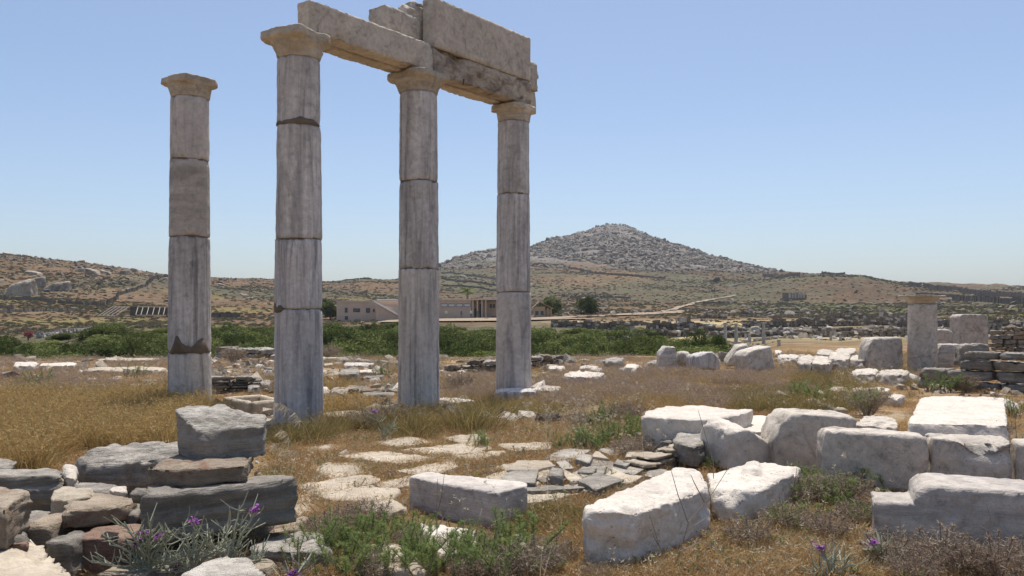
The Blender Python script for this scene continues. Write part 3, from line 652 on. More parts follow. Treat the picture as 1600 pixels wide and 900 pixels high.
# dirt track and forecourt
def ribbon(name, pts, wd, mat, up=.18, parent=None):
    L = drape(pts, 3.0); V = []; Fc = []
    for i, q in enumerate(L):
        d = (L[min(i+1, len(L)-1)]-L[max(i-1, 0)]); d.z = 0; n = Vector((-d.y, d.x, 0)).normalized(); ww = wd*(1+.25*math.sin(i*.9)+.2*math.sin(i*.37))
        for s_ in (-.5, -.17, .17, .5):
            r = q+n*ww*s_; V.append((r.x, r.y, tz(r.x, r.y)+up))
    for i in range(len(L)-1):
        for k in range(3): Fc.append((i*4+k, i*4+k+1, i*4+k+5, i*4+k+4))
    return tag(link(name, mk(name, V, Fc, M[mat])), kind='structure')
ribbon('path', [(1046, 486), (1062, 481), (1090, 473), (1115, 468), (1150, 462)], 1.8, 'path', .3)
ribbon('path', [(835, 500), (880, 497), (930, 495), (990, 492), (1046, 489), (1052, 486)], 6, 'path', .25)
ribbon('dirt_road', [(600, 503), (700, 501), (780, 500), (850, 498)], 26, 'path', .25)

# outcrops on the left hill
def outcrop(px, py, wpx, hpx, label, seed, mat='hillrock', mn=60):
    q = hit(px, py, mn); s_ = q.y/F; W = wpx*s_; H = hpx*s_; R = random.Random(seed)
    P = []
    sg = R.choice((-1, 1))
    for k in range(8):
        a = k/8*6.283+R.uniform(-.3, .3); rx = W/2*R.uniform(.75, 1.1); cx, cy = math.cos(a), math.sin(a); tilt = .62+.38*sg*cx*R.uniform(.6, 1)
        P.append((q.x+cx*rx, q.y+W*.4+cy*rx*.8, q.z-1)); P.append((q.x+cx*rx*.8+.08*W*sg, q.y+W*.4+cy*rx*.7, q.z+H*tilt*R.uniform(.8, 1.0)))
    return rock('rock_outcrop' if wpx > 45 else 'boulder', P, mat, label, 'boulder', 'pale boulders on the left hillside', s=max(W, H)/30, p=30, rough=W*.012, nsc=8/W, chips=8, seed=seed, mx=26)
M['palerock'] = stonemat('pale_granite_outcrop', (.40, .355, .30), (.15, .135, .12), (.52, .47, .41), vs=.35, vamt=1, bump=.8, bsc=.9, var=.1)
for i, (x, y, w_, h_, lb) in enumerate([
 (12, 462, 66, 34, 'largest pale outcrop, at the left edge of the photo'), (38, 450, 46, 22, 'sloping pale slab on the right of the largest outcrop'), (78, 456, 48, 22, 'flat-topped outcrop right of the largest pale outcrop'),
 (48, 430, 36, 10, 'low pale rock uphill from the largest outcrop'), (141, 429, 30, 14, 'tilted pale boulder below the crest of the left hill'), (163, 428, 22, 9, 'small pinkish boulder right of the tilted one'),
 (185, 429, 26, 10, 'broad pale boulder at the end of the row under the crest'), (118, 425, 22, 9, 'dark boulder left of the tilted pale one'), (40, 398, 20, 5, 'flat dark boulder on the crest at left'),
 (68, 407, 17, 7, 'dark boulder standing on the crest of the left hill'), (10, 397, 26, 6, 'long flat rock on the crest at the left edge'), (122, 406, 17, 5, 'pale boulder on the crest above the tilted one'),
 (150, 409, 18, 5, 'low boulder on the crest right of the middle'), (210, 424, 22, 7, 'low pale boulder where the crest falls to the column'), (100, 409, 20, 4, 'flat boulder on the crest between two darker ones'),
 (198, 453, 13, 5, 'lone grey boulder in the middle of the left slope'), (380, 462, 18, 4, 'pale rock patch between the first two columns'), (386, 468, 16, 5, 'white rock between the first two columns below the pale patch'),
 (345, 447, 14, 6, 'boulder just right of the lone column on the hillside'), (1085, 411, 14, 9, 'pinkish boulder on the right shoulder of the peak')]):
    outcrop(x, y, w_, h_, lb, 300+i, 'palerock', 600 if x > 1000 else 60)

# ------------------------------------------------------------------ museum, huts, far trees
def put(px, py, Y): return Vector(((px-800)/F*Y, Y, EYE-(py-HOR)/F*Y))
def building():
    Y = 172.0; zb = put(0, 506, Y).z
    def X(px): return (px-800)/F*Y
    def Z(py): return EYE-(py-HOR)/F*Y
    base = Vector((X(526), Y, zb)); t_ = empty('museum_building', base); tag(t_, 'long low pink-beige building with flat roof and portico behind the columns', 'building')
    def part(name, x0, x1, y0, y1, d0, d1, mat, par=None, label=None):
        mb = MB(); w_ = X(x1)-X(x0); h_ = Z(y0)-Z(y1); mb.box((0, 0, 0), (w_, d1-d0, h_)); o = link(name, mb.mesh(name, M[mat]), par or t_)
        c = Vector(((X(x0)+X(x1))/2, Y+(d0+d1)/2, (Z(y0)+Z(y1))/2)); o['_c'] = tuple(c)
        pc = base if par is None else Vector(par['_c']); o.location = c-pc
        if label: o['label'] = label
        return o
    wl = part('wall', 526, 622, 471.5, 512, 0, 22, 'wallplaster')
    part('roof', 525, 623, 470, 471.5, -.2, 22.2, 'roofwhite')
    w2 = part('wall', 622, 735, 469, 512, 4, 24, 'wallplaster'); part('roof', 584, 742, 467, 469, 3.6, 24.4, 'roofwhite')
    w3 = part('wall', 735, 777, 469.6, 512, 8, 24, 'wallplaster'); part('roof', 734, 778, 466.5, 468.4, 3.4, 24.4, 'roofwhite')
    part('stair_block', 590, 632, 478, 512, -2.5, 0, 'wallplaster')
    # sloping stair parapet
    mb = MB(); a = Vector((X(588), Y-2.8, Z(471.5))); b_ = Vector((X(634), Y-2.8, Z(497))); mb.tube([a-base, b_-base], .28, 4); link('stair_parapet', mb.mesh('stair_parapet', M['roofwhite']), t_)
    for (x0, x1, y0, y1) in [(539, 543, 481, 488.5), (552, 562.5, 482, 487.5), (572, 578, 481.5, 488.5), (583, 585.2, 483, 487.5), (587.5, 589.5, 483, 487.5), (591.5, 593.7, 483, 487), (539, 543.5, 494, 499.5), (617, 622, 480, 489)]:
        f = part('window', x0, x1, y0, y1, -.12, .06, 'dark', None); g = part('pane', x0+.5, x1-.5, y0+.6, y1-.6, -.16, -.125, 'glass', f)
    for i in range(4):
        x0 = 686.5+i*12.3; f = part('window', x0, x0+10, 474, 479.3, 3.86, 4.06, 'dark'); part('pane', x0+.4, x0+9.6, 474.5, 478.8, 3.8, 3.855, 'panel', f)
    for x in (635, 648, 661, 673): 
        f = part('window', x, x+9, 474, 479.3, 3.86, 4.06, 'dark'); part('pane', x+.4, x+8.6, 474.5, 478.8, 3.8, 3.855, 'panel', f)
    for x in (736.5, 743.6, 750.8, 757, 776): part('portico_pillar', x, x+2.2, 468.4, 498, 3.7, 4.4, 'wallplaster')
    part('door', 747.5, 751, 474, 496, 7.86, 8.05, 'dark'); part('door', 740, 742.5, 482, 496, 7.86, 8.05, 'dark')
    for x in (764, 769): f = part('window', x, x+3.2, 474.5, 480.5, 7.86, 8.05, 'dark'); part('pane', x+.3, x+2.9, 475, 480, 7.8, 7.855, 'glass', f)
    return t_
building()
def hut():
    Y = 176.0; b = put(835, 500, Y); s_ = Y/F; t_ = empty('small_house', b); tag(t_, 'small ochre house with gabled terracotta roof right of the last column', 'house')
    W, D, H = 27*s_, 6.0, 2.6; e = Vector((W/2, D/2, 0)); hgt = put(0, 479, Y).z-b.z
    mb = MB(); x0, x1 = 0, W*.62
    mb.box((x1/2, D/2, hgt/2-.3), (x1, D, hgt+.6)); link('wall', mb.mesh('wall', M['ochreplaster']), t_)
    ins = MB(); ins.add([(-.3, -.4, hgt-.1), (x1*.45, -.4, hgt+1.05), (x1*.45, D+.3, hgt+1.05), (-.3, D+.3, hgt-.1), (-.3, -.4, hgt-.25), (x1*.45, -.4, hgt+.9), (x1*.45, D+.3, hgt+.9), (-.3, D+.3, hgt-.25)], [(0, 1, 2, 3), (7, 6, 5, 4), (0, 4, 5, 1), (0, 3, 7, 4), (1, 5, 6, 2)])
    ins.add([(x1*.45, -.4, hgt+1.05), (W+.3, -.4, hgt-.35), (W+.3, D+.3, hgt-.35), (x1*.45, D+.3, hgt+1.05), (x1*.45, -.4, hgt+.9), (W+.3, -.4, hgt-.5), (W+.3, D+.3, hgt-.5), (x1*.45, D+.3, hgt+.9)], [(0, 1, 2, 3), (7, 6, 5, 4), (0, 4, 5, 1), (0, 3, 7, 4), (1, 5, 6, 2)])
    link('roof', ins.mesh('roof', M['tile']), t_)
    for x in (W*.78, W*.97): q = MB(); q.box((x, -.1, hgt*.4), (.22, .22, hgt*.95)); link('porch_post', q.mesh('porch_post', M['ochreplaster']), t_)
    q = MB(); q.box((W*.8, D*.6, hgt*.35), (W*.36, D*.7, hgt*.85)); link('porch_wall', q.mesh('porch_wall', M['ochreplaster']), t_)
    for x in (.5, 1.6): f = MB(); f.box((x, -.03, hgt*.52), (.6, .1, .8)); f = link('window', f.mesh('window', M['dark']), t_); g = MB(); g.box((x, -.1, hgt*.52), (.45, .03, .66)); link('pane', g.mesh('pane', M['glass']), f)
hut()
smesh = [shrubmesh('lake_shrub_mesh', 3600) for _ in range(6)]
def roundtree(px, py, wpx, hpx, label, Y=180, k=0, mat='bushg'):
    b = put(px, py, Y); b.z = tz(b.x, b.y); s_ = Y/F; t_ = empty('tree', b); tag(t_, label, 'tree')
    cr = link('crown', shrubmesh('crown', 2600, wpx*s_/2*1.25, hpx*s_*1.1, .42, 14, mat), t_); mb = MB(); mb.tube([(0, 0, -.3), (.1, 0, hpx*s_*.25), (-.05, .1, hpx*s_*.5)], [.25, .18, .08], 6); link('trunk', mb.mesh('trunk', M['wood']), t_)
roundtree(864, 493, 26, 27, 'dark round tree directly behind the small ochre house', 195)
roundtree(918, 493, 32, 26, 'dark round tree standing alone right of the small house', 195)
roundtree(516, 500, 24, 32, 'grey-green bushy tree at the left end of the long building', 178)
roundtree(508, 498, 16, 28, 'grey-green bush left of the bushy tree by the building', 186)
roundtree(856, 470, 8, 5, 'tiny dark green bush high on the slope above the houses', 330)
roundtree(845, 490, 12, 16, 'small bush between the last column and the ochre house', 200)
def palm(px, py, h, label, Y=205):
    b = put(px, py, Y); b.z = tz(b.x, b.y); t_ = empty('palm_tree', b); tag(t_, label, 'palm tree'); mb = MB(); mb.tube([(0, 0, -.5), (.1, 0, h*.5), (0, 0, h)], [.32, .25, .25], 7); link('trunk', mb.mesh('trunk', M['wood']), t_)
    L = Leaves(); n = 46; a = rng.uniform(0, 6.28, n); e = rng.uniform(-.7, 1.2, n); d = np.stack([np.cos(a), np.sin(a), e], 1); L.blades(np.tile((0, 0, h), (n, 1)), d, .34*h, .06*h, .35, rng.uniform(0, 1, n), 3, 0, .2); link('crown', L.mesh('crown', M['bushg']), t_)
palm(730, 480, 5.6, 'palm tree rising behind the long building'); palm(366, 530, 2.2, 'low palm with grey trunk just left of the tall column', 90)

# people far away by the portico and on the track
def person(px, py, Y, shirt, trousers, label, hgt=1.7):
    b = put(px, py, Y); b.z = tz(b.x, b.y)+(.3 if Y > 150 else 0)
    J = [(0, 0, .95), (0, 0, 1.2), (0, 0, 1.42), (0, 0, 1.52), (0, 0, 1.66), (.1, 0, .9), (.11, .03, .5), (.12, 0, .05), (-.1, 0, .9), (-.12, -.04, .5), (-.1, 0, .05), (.19, 0, 1.4), (.25, .02, 1.12), (.25, -.1, .88), (-.19, 0, 1.4), (-.26, 0, 1.12), (-.25, -.05, .86)]
    E = [(0, 1), (1, 2), (2, 3), (3, 4), (0, 5), (5, 6), (6, 7), (0, 8), (8, 9), (9, 10), (2, 11), (11, 12), (12, 13), (2, 14), (14, 15), (15, 16)]
    R = [.15, .15, .15, .06, .11, .09, .065, .045, .09, .065, .045, .06, .045, .035, .06, .045, .035]
    me = bpy.data.meshes.new('person'); me.from_pydata(J, E, []); o = bpy.data.objects.new('person', me); C.objects.link(o); o.location = b; o.scale = (hgt/1.77,)*3
    sk = o.modifiers.new('skin', 'SKIN')
    for i, r in enumerate(R): me.skin_vertices[0].data[i].radius = (r, r*.8)
    me.skin_vertices[0].data[0].use_root = True; o.modifiers.new('sub', 'SUBSURF').levels = 1
    m, t, out = newmat('clothed_person'); tc = nn(t, 'ShaderNodeTexCoord'); sx = nn(t, 'ShaderNodeSeparateXYZ'); t.links.new(tc.outputs['Object'], sx.inputs[0])
    mr = nn(t, 'ShaderNodeMath', operation='DIVIDE'); t.links.new(sx.outputs[2], mr.inputs[0]); mr.inputs[1].default_value = 1.8
    c = ramp(t, mr.outputs[0], [(0, trousers), (.52, shirt), (.83, (.35, .2, .14)), (.93, (.05, .035, .03))], 'CONSTANT'); p = nn(t, 'ShaderNodeBsdfPrincipled'); t.links.new(c, p.inputs[0]); t.links.new(p.outputs[0], out.inputs[0]); me.materials.append(m)
    return tag(o, label, 'person')
person(721, 497, 168, (.08, .1, .2), (.05, .05, .06), 'person in dark clothes standing in front of the white window band')
person(736, 496, 168, (.6, .6, .62), (.07, .08, .15), 'person in pale shirt and blue trousers left of the portico')
person(745, 496, 168, (.05, .05, .06), (.04, .04, .05), 'person in black just in front of the portico')
person(697, 496, 169, (.6, .58, .55), (.3, .25, .2), 'person in light clothes by the wall right of the third column')
for i, (x, y) in enumerate([(1112, 468), (1117, 467), (1135, 464), (1142, 463)]): person(x, y, hit(x, y, 150).y, (.1, .1, .15) if i % 2 else (.5, .4, .4), (.05, .05, .07), ['leftmost walker on the dirt track', 'walker just behind the leftmost one on the dirt track', 'third walker up the dirt track', 'last walker at the top end of the dirt track'][i])

# ------------------------------------------------------------------ shrubs filling the dry lake
k = 0; placed = []; NC = 14000; cp = rng.uniform(-330, 1120, NC); cY = np.exp(rng.uniform(math.log(38), math.log(126), NC)); cX = (cp-800)/F*cY; cZ = terr(cX, cY); grid = {}
for px, X, Y, z in zip(cp.tolist(), cX.tolist(), cY.tolist(), cZ.tolist()):
    if z > -.9 or (px > 1040 and Y > 80) or (px > 930 and Y > 100) or (px < 60 and Y > 72) or (px < 230 and Y > 92): continue
    mn = 1.7+.014*Y; gx, gy = int(X//3), int(Y//3)
    if any((X-a_)**2+(Y-b_)**2 < mn*mn for i_ in (-1, 0, 1) for j_ in (-1, 0, 1) for a_, b_ in grid.get((gx+i_, gy+j_), ())): continue
    grid.setdefault((gx, gy), []).append((X, Y)); placed.append((X, Y, z))
placed.sort(key=lambda q: q[1] if -140 < 800+F*q[0]/q[1] < 1130 else 999); FARS = []
for X, Y, z in placed:
    topz = -1.3+.0098*Y+float(vnoise(np.array([X*.16, Y*.16, 0]), 3))*.7+rng.uniform(-.6, .35)+(.7 if rng.uniform() < .12 else 0); hgt = max(.8, topz-z); s_ = rng.uniform(.72, 1.15)*(1+Y/200)
    if k < 280:
        o = link('lake_shrub', smesh[k % 6], None, (X, Y, z-.1), rng.uniform(0, 6.28)); o.scale = (s_, s_, hgt/2.25)
        p_ = 800+F*X/Y; wh = ('beyond the left edge of the meadow' if p_ < 60 else 'above the white slabs at far left' if p_ < 140 else 'above the long kerbs at left' if p_ < 205 else 'just left of the lone column' if p_ < 262 else 'behind the lone column' if p_ < 330 else 'between the lone and the nearest column' if p_ < 428 else 'behind the nearest tall column' if p_ < 505 else 'between the nearest and the middle column' if p_ < 622 else 'behind the middle column' if p_ < 686 else 'between the middle and the rightmost tall column' if p_ < 775 else 'behind the rightmost tall column' if p_ < 832 else 'below the small ochre house' if p_ < 885 else 'below the lone round tree' if p_ < 945 else 'left of the upright marble blocks' if p_ < 1020 else 'behind the upright marble blocks')
        tag(o, ('front-row' if Y < 46 else 'second-row' if Y < 56 else 'mid-depth' if Y < 72 else 'rear' if Y < 92 else 'farthest')+' green thicket shrub '+wh, 'shrub', 'shrubs in the dry lake hollow'); k += 1
    else: FARS.append((X, Y, z-.1, s_, hgt/2.25/s_))
for i, (px, py, Y, s_) in enumerate([(990, 548, 52, .95), (975, 540, 60, 1.0), (1045, 547, 58, .75), (1092, 545, 56, .75), (1115, 545, 60, .65), (935, 545, 60, 1.05)]):
    b = put(px, py, Y); b.z = tz(b.x, b.y); o = link('lake_shrub', smesh[i % 6], None, b, i*1.3); o.scale = (s_, s_, s_*1.35); tag(o, ['big dark shrub at the right end of the thicket', 'tall dark shrub right of the last column in the thicket', 'round shrub just beyond the leftmost upright block', 'shrub behind the striped upright block', 'small shrub beside the two thin far columns', 'tall shrub left of the big dark one at the thicket end'][i], 'shrub', 'shrubs in the dry lake hollow')
FA = np.array(FARS); cl = bpy.data.collections.new('source_shrubs')
for i, m_ in enumerate(smesh): cl.objects.link(bpy.data.objects.new('shrub_source', m_))
scatter('lake_thicket', FA[:, :3], FA[:, 3], cl, 6, 'far part of the green thicket in the hollow, too dense to count', 'shrubs', .05, FA[:, 4])
o = link('flowering_shrub', shrubmesh('oleander', 300, .5, .8, .14, 6, 'pink'), None, put(44, 532, 76)); o.location.z = tz(o.location.x, 76)+.8; tag(o, 'pink flowering shrub at the upper left edge of the thicket', 'shrub')

# ------------------------------------------------------------------ the colonnade
def drummesh(z0, z1, r0, r1, mat, seed, flute=.006, nf=20, wav=.0, chip=.02, base=(0, 0)):
    nth = 120; nz = max(8, int((z1-z0)/.035)); th = np.linspace(0, 2*math.pi, nth, endpoint=False); R = random.Random(seed)
    u = np.linspace(0, 1, nz+1); T, U = np.meshgrid(th, u, indexing='ij'); r = r0+(r1-r0)*U
    zt = z1-z0; Zb = wav*fbm(np.stack([np.cos(th)*1.5+seed, np.sin(th)*1.5, 0*th], -1), 3, seed); 
    Z = z0+U*zt
    P = np.stack([np.cos(T)*r, np.sin(T)*r, Z], -1)
    fl = -flute*sstep(.80, 1.0, np.abs(np.cos(T*nf/2)+.25*vnoise(np.stack([T*3, U*.7+seed, 0*T], -1), seed))); r = r+fl
    r = r - .016*np.maximum(0, fbm(P*2.2+seed*3, 4, seed))-.005*fbm(P*14, 3, seed)-.02*np.clip(fbm(P*5+seed, 4, seed+5)-.33, 0, 1)
    e = np.minimum(U, 1-U)*zt; ch = np.clip(fbm(np.stack([np.cos(T)*2.2, np.sin(T)*2.2, np.sign(U-.5)*3+seed], -1), 4, seed+3), 0, 1)
    r = r - (np.exp(-(e/.015)**2)*(.003+ch*chip*1.8)) - np.exp(-(e/.07)**2)*ch*chip
    X = np.cos(T)*r; Y = np.sin(T)*r; V = np.stack([X, Y, Z-z0], -1).reshape(-1, 3)
    i = np.arange(nth)[:, None]; j = np.arange(nz)[None]; i2 = (i+1) % nth; n = nz+1
    Fq = np.stack([i*n+j, i2*n+j, i2*n+j+1, i*n+j+1], -1).reshape(-1, 4).tolist()
    V = np.concatenate([V, [(0, 0, 0), (0, 0, zt)]]); b = nth*n
    for q in range(nth): Fq.append([q*n, b, ((q+1) % nth)*n]); Fq.append([q*n+nz, ((q+1) % nth)*n+nz, b+1])
    return mk('drum', V, Fq, M[mat])
def capmesh(name, rn, ra, h, mat, seed, ang, worn=.3, rough=.012, ab=.36, cut=()):
    """Doric capital: flaring echinus under a square abacus, corners worn"""
    nth = 128; prof = [(0, 0.0)]+[(h*(1-ab)*u, u) for u in np.linspace(.08, 1, 12)]
    th = np.linspace(0, 2*math.pi, nth, endpoint=False); rows = []; zs = []
    sq = 1/np.maximum(np.abs(np.cos(th-ang)), np.abs(np.sin(th-ang)))
    sqr = (np.abs(np.cos(th-ang))**9+np.abs(np.sin(th-ang))**9)**(-1/9); sqr = np.minimum(sqr, 1.24)
    wn = 1-worn*np.clip(fbm(np.stack([np.cos(th)*1.6+seed, np.sin(th)*1.6, 0*th], -1), 3, seed)+.15, 0, 1)
    for z, u in prof: rows.append(rn+.01*(z > 0)+(ra*.93-rn)*(u**1.5)*1.0*np.ones(nth)); zs.append(z)
    he = h*(1-ab)
    for k, u in enumerate((0.04, .15, .4, .7, .93, 1.0)):
        q = ra*sqr*wn*(1-.03*(k in (0, 5))); rows.append(np.maximum(q, rn*1.1)); zs.append(he+(h-he)*u)
    Rr = np.stack(rows, 1); Zz = np.broadcast_to(np.array(zs)[None], Rr.shape).copy(); n = Rr.shape[1]
    X = np.cos(th)[:, None]*Rr; Y = np.sin(th)[:, None]*Rr; P = np.stack([X, Y, Zz], -1)
    d = rough*2*fbm(P*6+seed, 4, seed); rr_ = (Rr+d)/Rr; X *= rr_; Y *= rr_; Zz = Zz+(Zz > he*.6)*rough*1.5*fbm(P*4+9, 3, seed+1)
    for (a, wd, am) in cut:
        g = np.exp(-((((th-a+math.pi) % (2*math.pi))-math.pi)/wd)**2)[:, None]*am*(Zz > he*.5); X *= (1-g); Y *= (1-g)
    V = np.stack([X, Y, Zz], -1).reshape(-1, 3); i = np.arange(nth)[:, None]; j = np.arange(n-1)[None]; i2 = (i+1) % nth
    Fq = np.stack([i*n+j, i2*n+j, i2*n+j+1, i*n+j+1], -1).reshape(-1, 4).tolist(); V = np.concatenate([V, [(0, 0, 0), (0, 0, h)]]); b = nth*n
    for q in range(nth): Fq.append([q*n, b, ((q+1) % nth)*n]); Fq.append([q*n+n-1, ((q+1) % nth)*n+n-1, b+1])
    return mk(name, V, Fq, M[mat])
UD = Vector((.611, .791, 0)); ND = Vector((.791, -.611, 0)); ANG = math.atan2(.791, .611)
def column(label, pxc, Yc, pyb, pxw, joints, mats, group, cap, mortar=(), lean=0):
    s_ = Yc/F; base = Vector(((pxc-800)*s_, Yc, 0)); z = lambda py: EYE+(HOR-py)*s_
    base.z = z(pyb)-.06; t_ = empty('marble_column', base); tag(t_, label, 'column', group)
    ys = [pyb]+list(joints); tot = z(joints[-1])
    for i in range(len(ys)-1):
        a = z(ys[i])+(.004 if i else -.06); b_ = z(ys[i+1])-.004; r0 = (pxw[0]+(pxw[1]-pxw[0])*(z(ys[i])/tot))*s_/2; r1 = (pxw[0]+(pxw[1]-pxw[0])*(z(ys[i+1])/tot))*s_/2
        fl = mats[i][1] if isinstance(mats[i], tuple) else .004; m_ = mats[i][0] if isinstance(mats[i], tuple) else mats[i]
        d = link('drum', drummesh(a, b_, r0, r1, m_, sd(), fl, chip=.03), t_); R = random.Random(i*7+int(pxc)); d.location = (R.uniform(-.006, .006)+lean*i, R.uniform(-.006, .006), a-base.z); d.rotation_euler = (0, 0, 0)
        if i:
            c = MB(); rr_ = r0-.018; pts = [(math.cos(q/40*6.283)*rr_, math.sin(q/40*6.283)*rr_) for q in range(40)]
            c.add([(x, y, -.012) for x, y in pts]+[(x, y, .012) for x, y in pts], [(q, (q+1) % 40, 40+(q+1) % 40, 40+q) for q in range(40)]); j = link('joint', c.mesh('joint', M['mortar'], True), t_); j.location = (0, 0, z(ys[i])-base.z)
    for (py, lo, hi, a0, a1, sd_) in mortar:      # repair mortar swelling over a joint: band between angles with a wandering edge
        zz = z(py); n = 90; V = []; Fc = []; 
        for q in range(n):
            a = a0+(a1-a0)*q/(n-1); rr_ = (pxw[0]+(pxw[1]-pxw[0])*(zz/tot))*s_/2+.006; e = min(1, 5*min(q, n-1-q)/(n-1))
            up = (hi[0]+(hi[1])*float(fbm(np.array([a*1.7+sd_, 0, 0]), 3, sd_)))*e; dn = (lo[0]+(lo[1])*float(fbm(np.array([a*1.7+sd_, 5, 0]), 3, sd_+1)))*e
            up = max(up, .004); dn = max(dn, .004)
            for k, (zo, ri) in enumerate(((up, -.022), (up-.008, .001), (-dn+.008, .001), (-dn, -.022))): V.append((math.cos(a)*(rr_+ri), math.sin(a)*(rr_+ri), zo))
        for q in range(n-1):
            for k in range(3): Fc.append((q*4+k, q*4+k+1, q*4+k+5, q*4+k+4))
        j = link('mortar_repair', mk('mortar_repair', V, Fc, M['mortar']), t_); j.location = (0, 0, zz-base.z)
    zc = z(joints[-1]); c = link('capital', capmesh('capital', pxw[1]*s_/2*.98, cap[0], cap[1], 'cap', sd(), cap[2], cap[3], cut=cap[4] if len(cap) > 4 else ()), t_); c.location = (0, 0, zc-base.z+.002)
    return t_, base, zc
FR = -math.pi/2
column('lone outer marble column at left, its broken capital carrying nothing', 296.5, 13.4, 640, (66, 57), (550, 371, 252, 155), ['col_low', 'col', 'col_arc', 'col_diag'], 'standing marble columns',
       (.345, .30, ANG, .18), [(550, (.05, .16), (.11, .20), FR-.75, FR+1.5, 31)])
column('tallest and nearest marble column, carrying the left end of the architrave', 467, 11.43, 664, (77, 65), (483, 375, 198, 95), [('marble_v', .003), 'marble_v', 'col', 'col'], 'standing marble columns',
       (.40, .34, ANG, .22, ((FR+1.7, .5, .12),)), [(483, (.035, .04), (.07, .05), FR-1.45, FR-.35, 12), (198, (.02, .02), (.055, .05), FR-1.5, FR+1.5, 15), (376, (.015, .01), (.015, .02), FR-1.3, FR+.4, 18)])
column('middle marble column standing under the step between the two beams', 654, 13.22, 640, (66, 58), (421, 285, 148), [('col_low', .024), ('col', .006), 'col'], 'standing marble columns',
       (.385, .30, ANG, .25))
column('rightmost tall marble column with the crisp square capital under the heavy block', 802.5, 15.13, 613, (57, 49), (457, 305, 192), [('col_diag', .002), ('col', .005), 'col'], 'standing marble columns',
       (.315, .28, ANG, .05))
C2 = Vector((-2.863, 11.43, 0))
def bpt(a, s_, z): return C2+ND*.25+UD*a-ND*s_+Vector((0, 0, z))
def beam(name, label, a0, a1, s0, s1, z0, z1, mat, seed, cat='architrave block', **k):
    P = [bpt(a, s_, z) for a in (a0, a1) for s_ in (s0, s1) for z in (z0, z1)]
    kw = dict(s=.028, p=80, rough=.006, chips=0, nsc=2.2, mx=100); kw.update(k)
    return rock(name, P, mat, label, cat, 'blocks lying on the columns', seed=seed, **kw)
e1 = bpt(1.9, 0, 5.2); 
A1 = beam('architrave_block', 'long pale front beam spanning from the nearest column to the middle one', -.02, 2.372, 0, .25, 5.175, 5.60, 'arch', 11, p=90, dents=[(*bpt(.55, 0, 5.175), .10, .05), (*bpt(1.9, 0, 5.175), .12, .04), (*bpt(2.37, 0, 5.58), .06, .03)])
A2 = beam('architrave_block', 'rear beam behind the front one between the nearest and middle columns', .38, 2.36, .30, .56, 5.165, 5.50, 'cap', 12, p=40, rough=.014)
B1 = beam('architrave_block', 'corroded rust-stained lower beam between the middle and rightmost tall columns', 2.385, 4.93, .005, .25, 5.15, 5.572, 'soot', 13, p=60, rough=.013, nsc=5, dents=[(*bpt(2.55, 0, 5.55), .13, .05), (*bpt(2.95, 0, 5.52), .15, .05), (*bpt(3.5, 0, 5.16), .3, .03)])
B2 = beam('architrave_block', 'rear lower beam ending in a stub that sticks out past the rightmost tall column', 2.39, 5.5, .30, .56, 5.145, 5.55, 'cap', 14, p=40, rough=.014)
U1 = beam('frieze_block', 'largest block, the big pale slab topping the beams at upper right', 2.40, 4.92, 0, .26, 5.578, 6.345, 'arch', 15, 'frieze block', p=120, rough=.004)
U2 = beam('frieze_block', 'rough backing block behind the largest slab, its ragged end jutting left', 2.12, 4.5, .29, .55, 5.556, 6.33, 'marble_w', 16, 'frieze block', p=30, rough=.03, nsc=3.5, chips=2)
U3 = beam('frieze_block', 'grey upright block standing on the rear beam left of the largest slab', 1.60, 2.37, .26, .62, 5.49, 6.06, 'marble_w', 17, 'frieze block', p=24, rough=.012)
U4 = beam('frieze_block', 'small block end peeping out right of the largest slab', 4.95, 5.55, .30, .58, 5.57, 6.1, 'marble_w', 18, 'frieze block', p=20, rough=.02)
mb = MB(); a = bpt(3.1, .02, 5.135); b_ = bpt(2.75, -.30, 5.09); mb.tube([a-a, b_-a], .012, 5); o = link('iron_rod', mb.mesh('iron_rod', M['iron']), None, a); tag(o, 'thin rusty iron rod poking out under the lower beam right of the middle column', 'rod')

# ------------------------------------------------------------------ big stones in the foreground
def keep(P, sh=.95):
    z = min(q[2] for q in P); b = [q for q in P if q[2] < z+.35] ; c = np.mean([(q[0], q[1]) for q in b], 0)
    h = sorted({(round(q[0], 3), round(q[1], 3)) for q in b}, key=lambda q: math.atan2(q[1]-c[1], q[0]-c[0])); KEEP.append([(c[0]+(x-c[0])*sh, c[1]+(y-c[1])*sh) for x, y in h])
GR = 'marble blocks lying about in the grass'
def B(lb, top, yb, mat='marble', z0=0, **k):
    kk = {a: k.pop(a) for a in ('sink', 'flare', 'i', 'z1') if a in k}; P = blk(top, yb, z0, **kk); 
    if z0 < .12: keep(P)
    return rock(k.pop('name', 'marble_block'), P, mat, lb, k.pop('cat', 'block'), k.pop('group', GR), **k)
def E(lb, poly, A, Bp, d, mat='marble', z0=0, sink=.06, **k):
    kk = {a: k.pop(a) for a in ('taper', 'lean', 'drop') if a in k}; P = ext(poly, A, Bp, d, z0, **kk)
    if z0 < .12: keep(P)
    return rock(k.pop('name', 'marble_block'), P, mat, lb, k.pop('cat', 'block'), k.pop('group', GR), **k)
q1 = G(1015, 778, .38); q2 = G(985, 840, .1); h1 = G(1022, 761, .37); h2 = G(985, 786, .37)
B('chunky white marble block with two round holes in its sloping top, nearest in the middle', [(990, 801), (1112, 761), (1096, 733), (1066, 726), (1000, 752), (940, 781), (911, 792), (914, 803)], 896, 'marble', s=.017, p=14, rough=.016, nsc=3.2, chips=2, mx=100, flare=1.0,
  dents=[(*h1, .035, .10), (*h2, .042, .11), (*G(955, 795, .36), .02, .04), (*G(960, 872, .10), .10, .09), (*G(1010, 850, .12), .12, .05), (*G(935, 835, .2), .06, .03)])
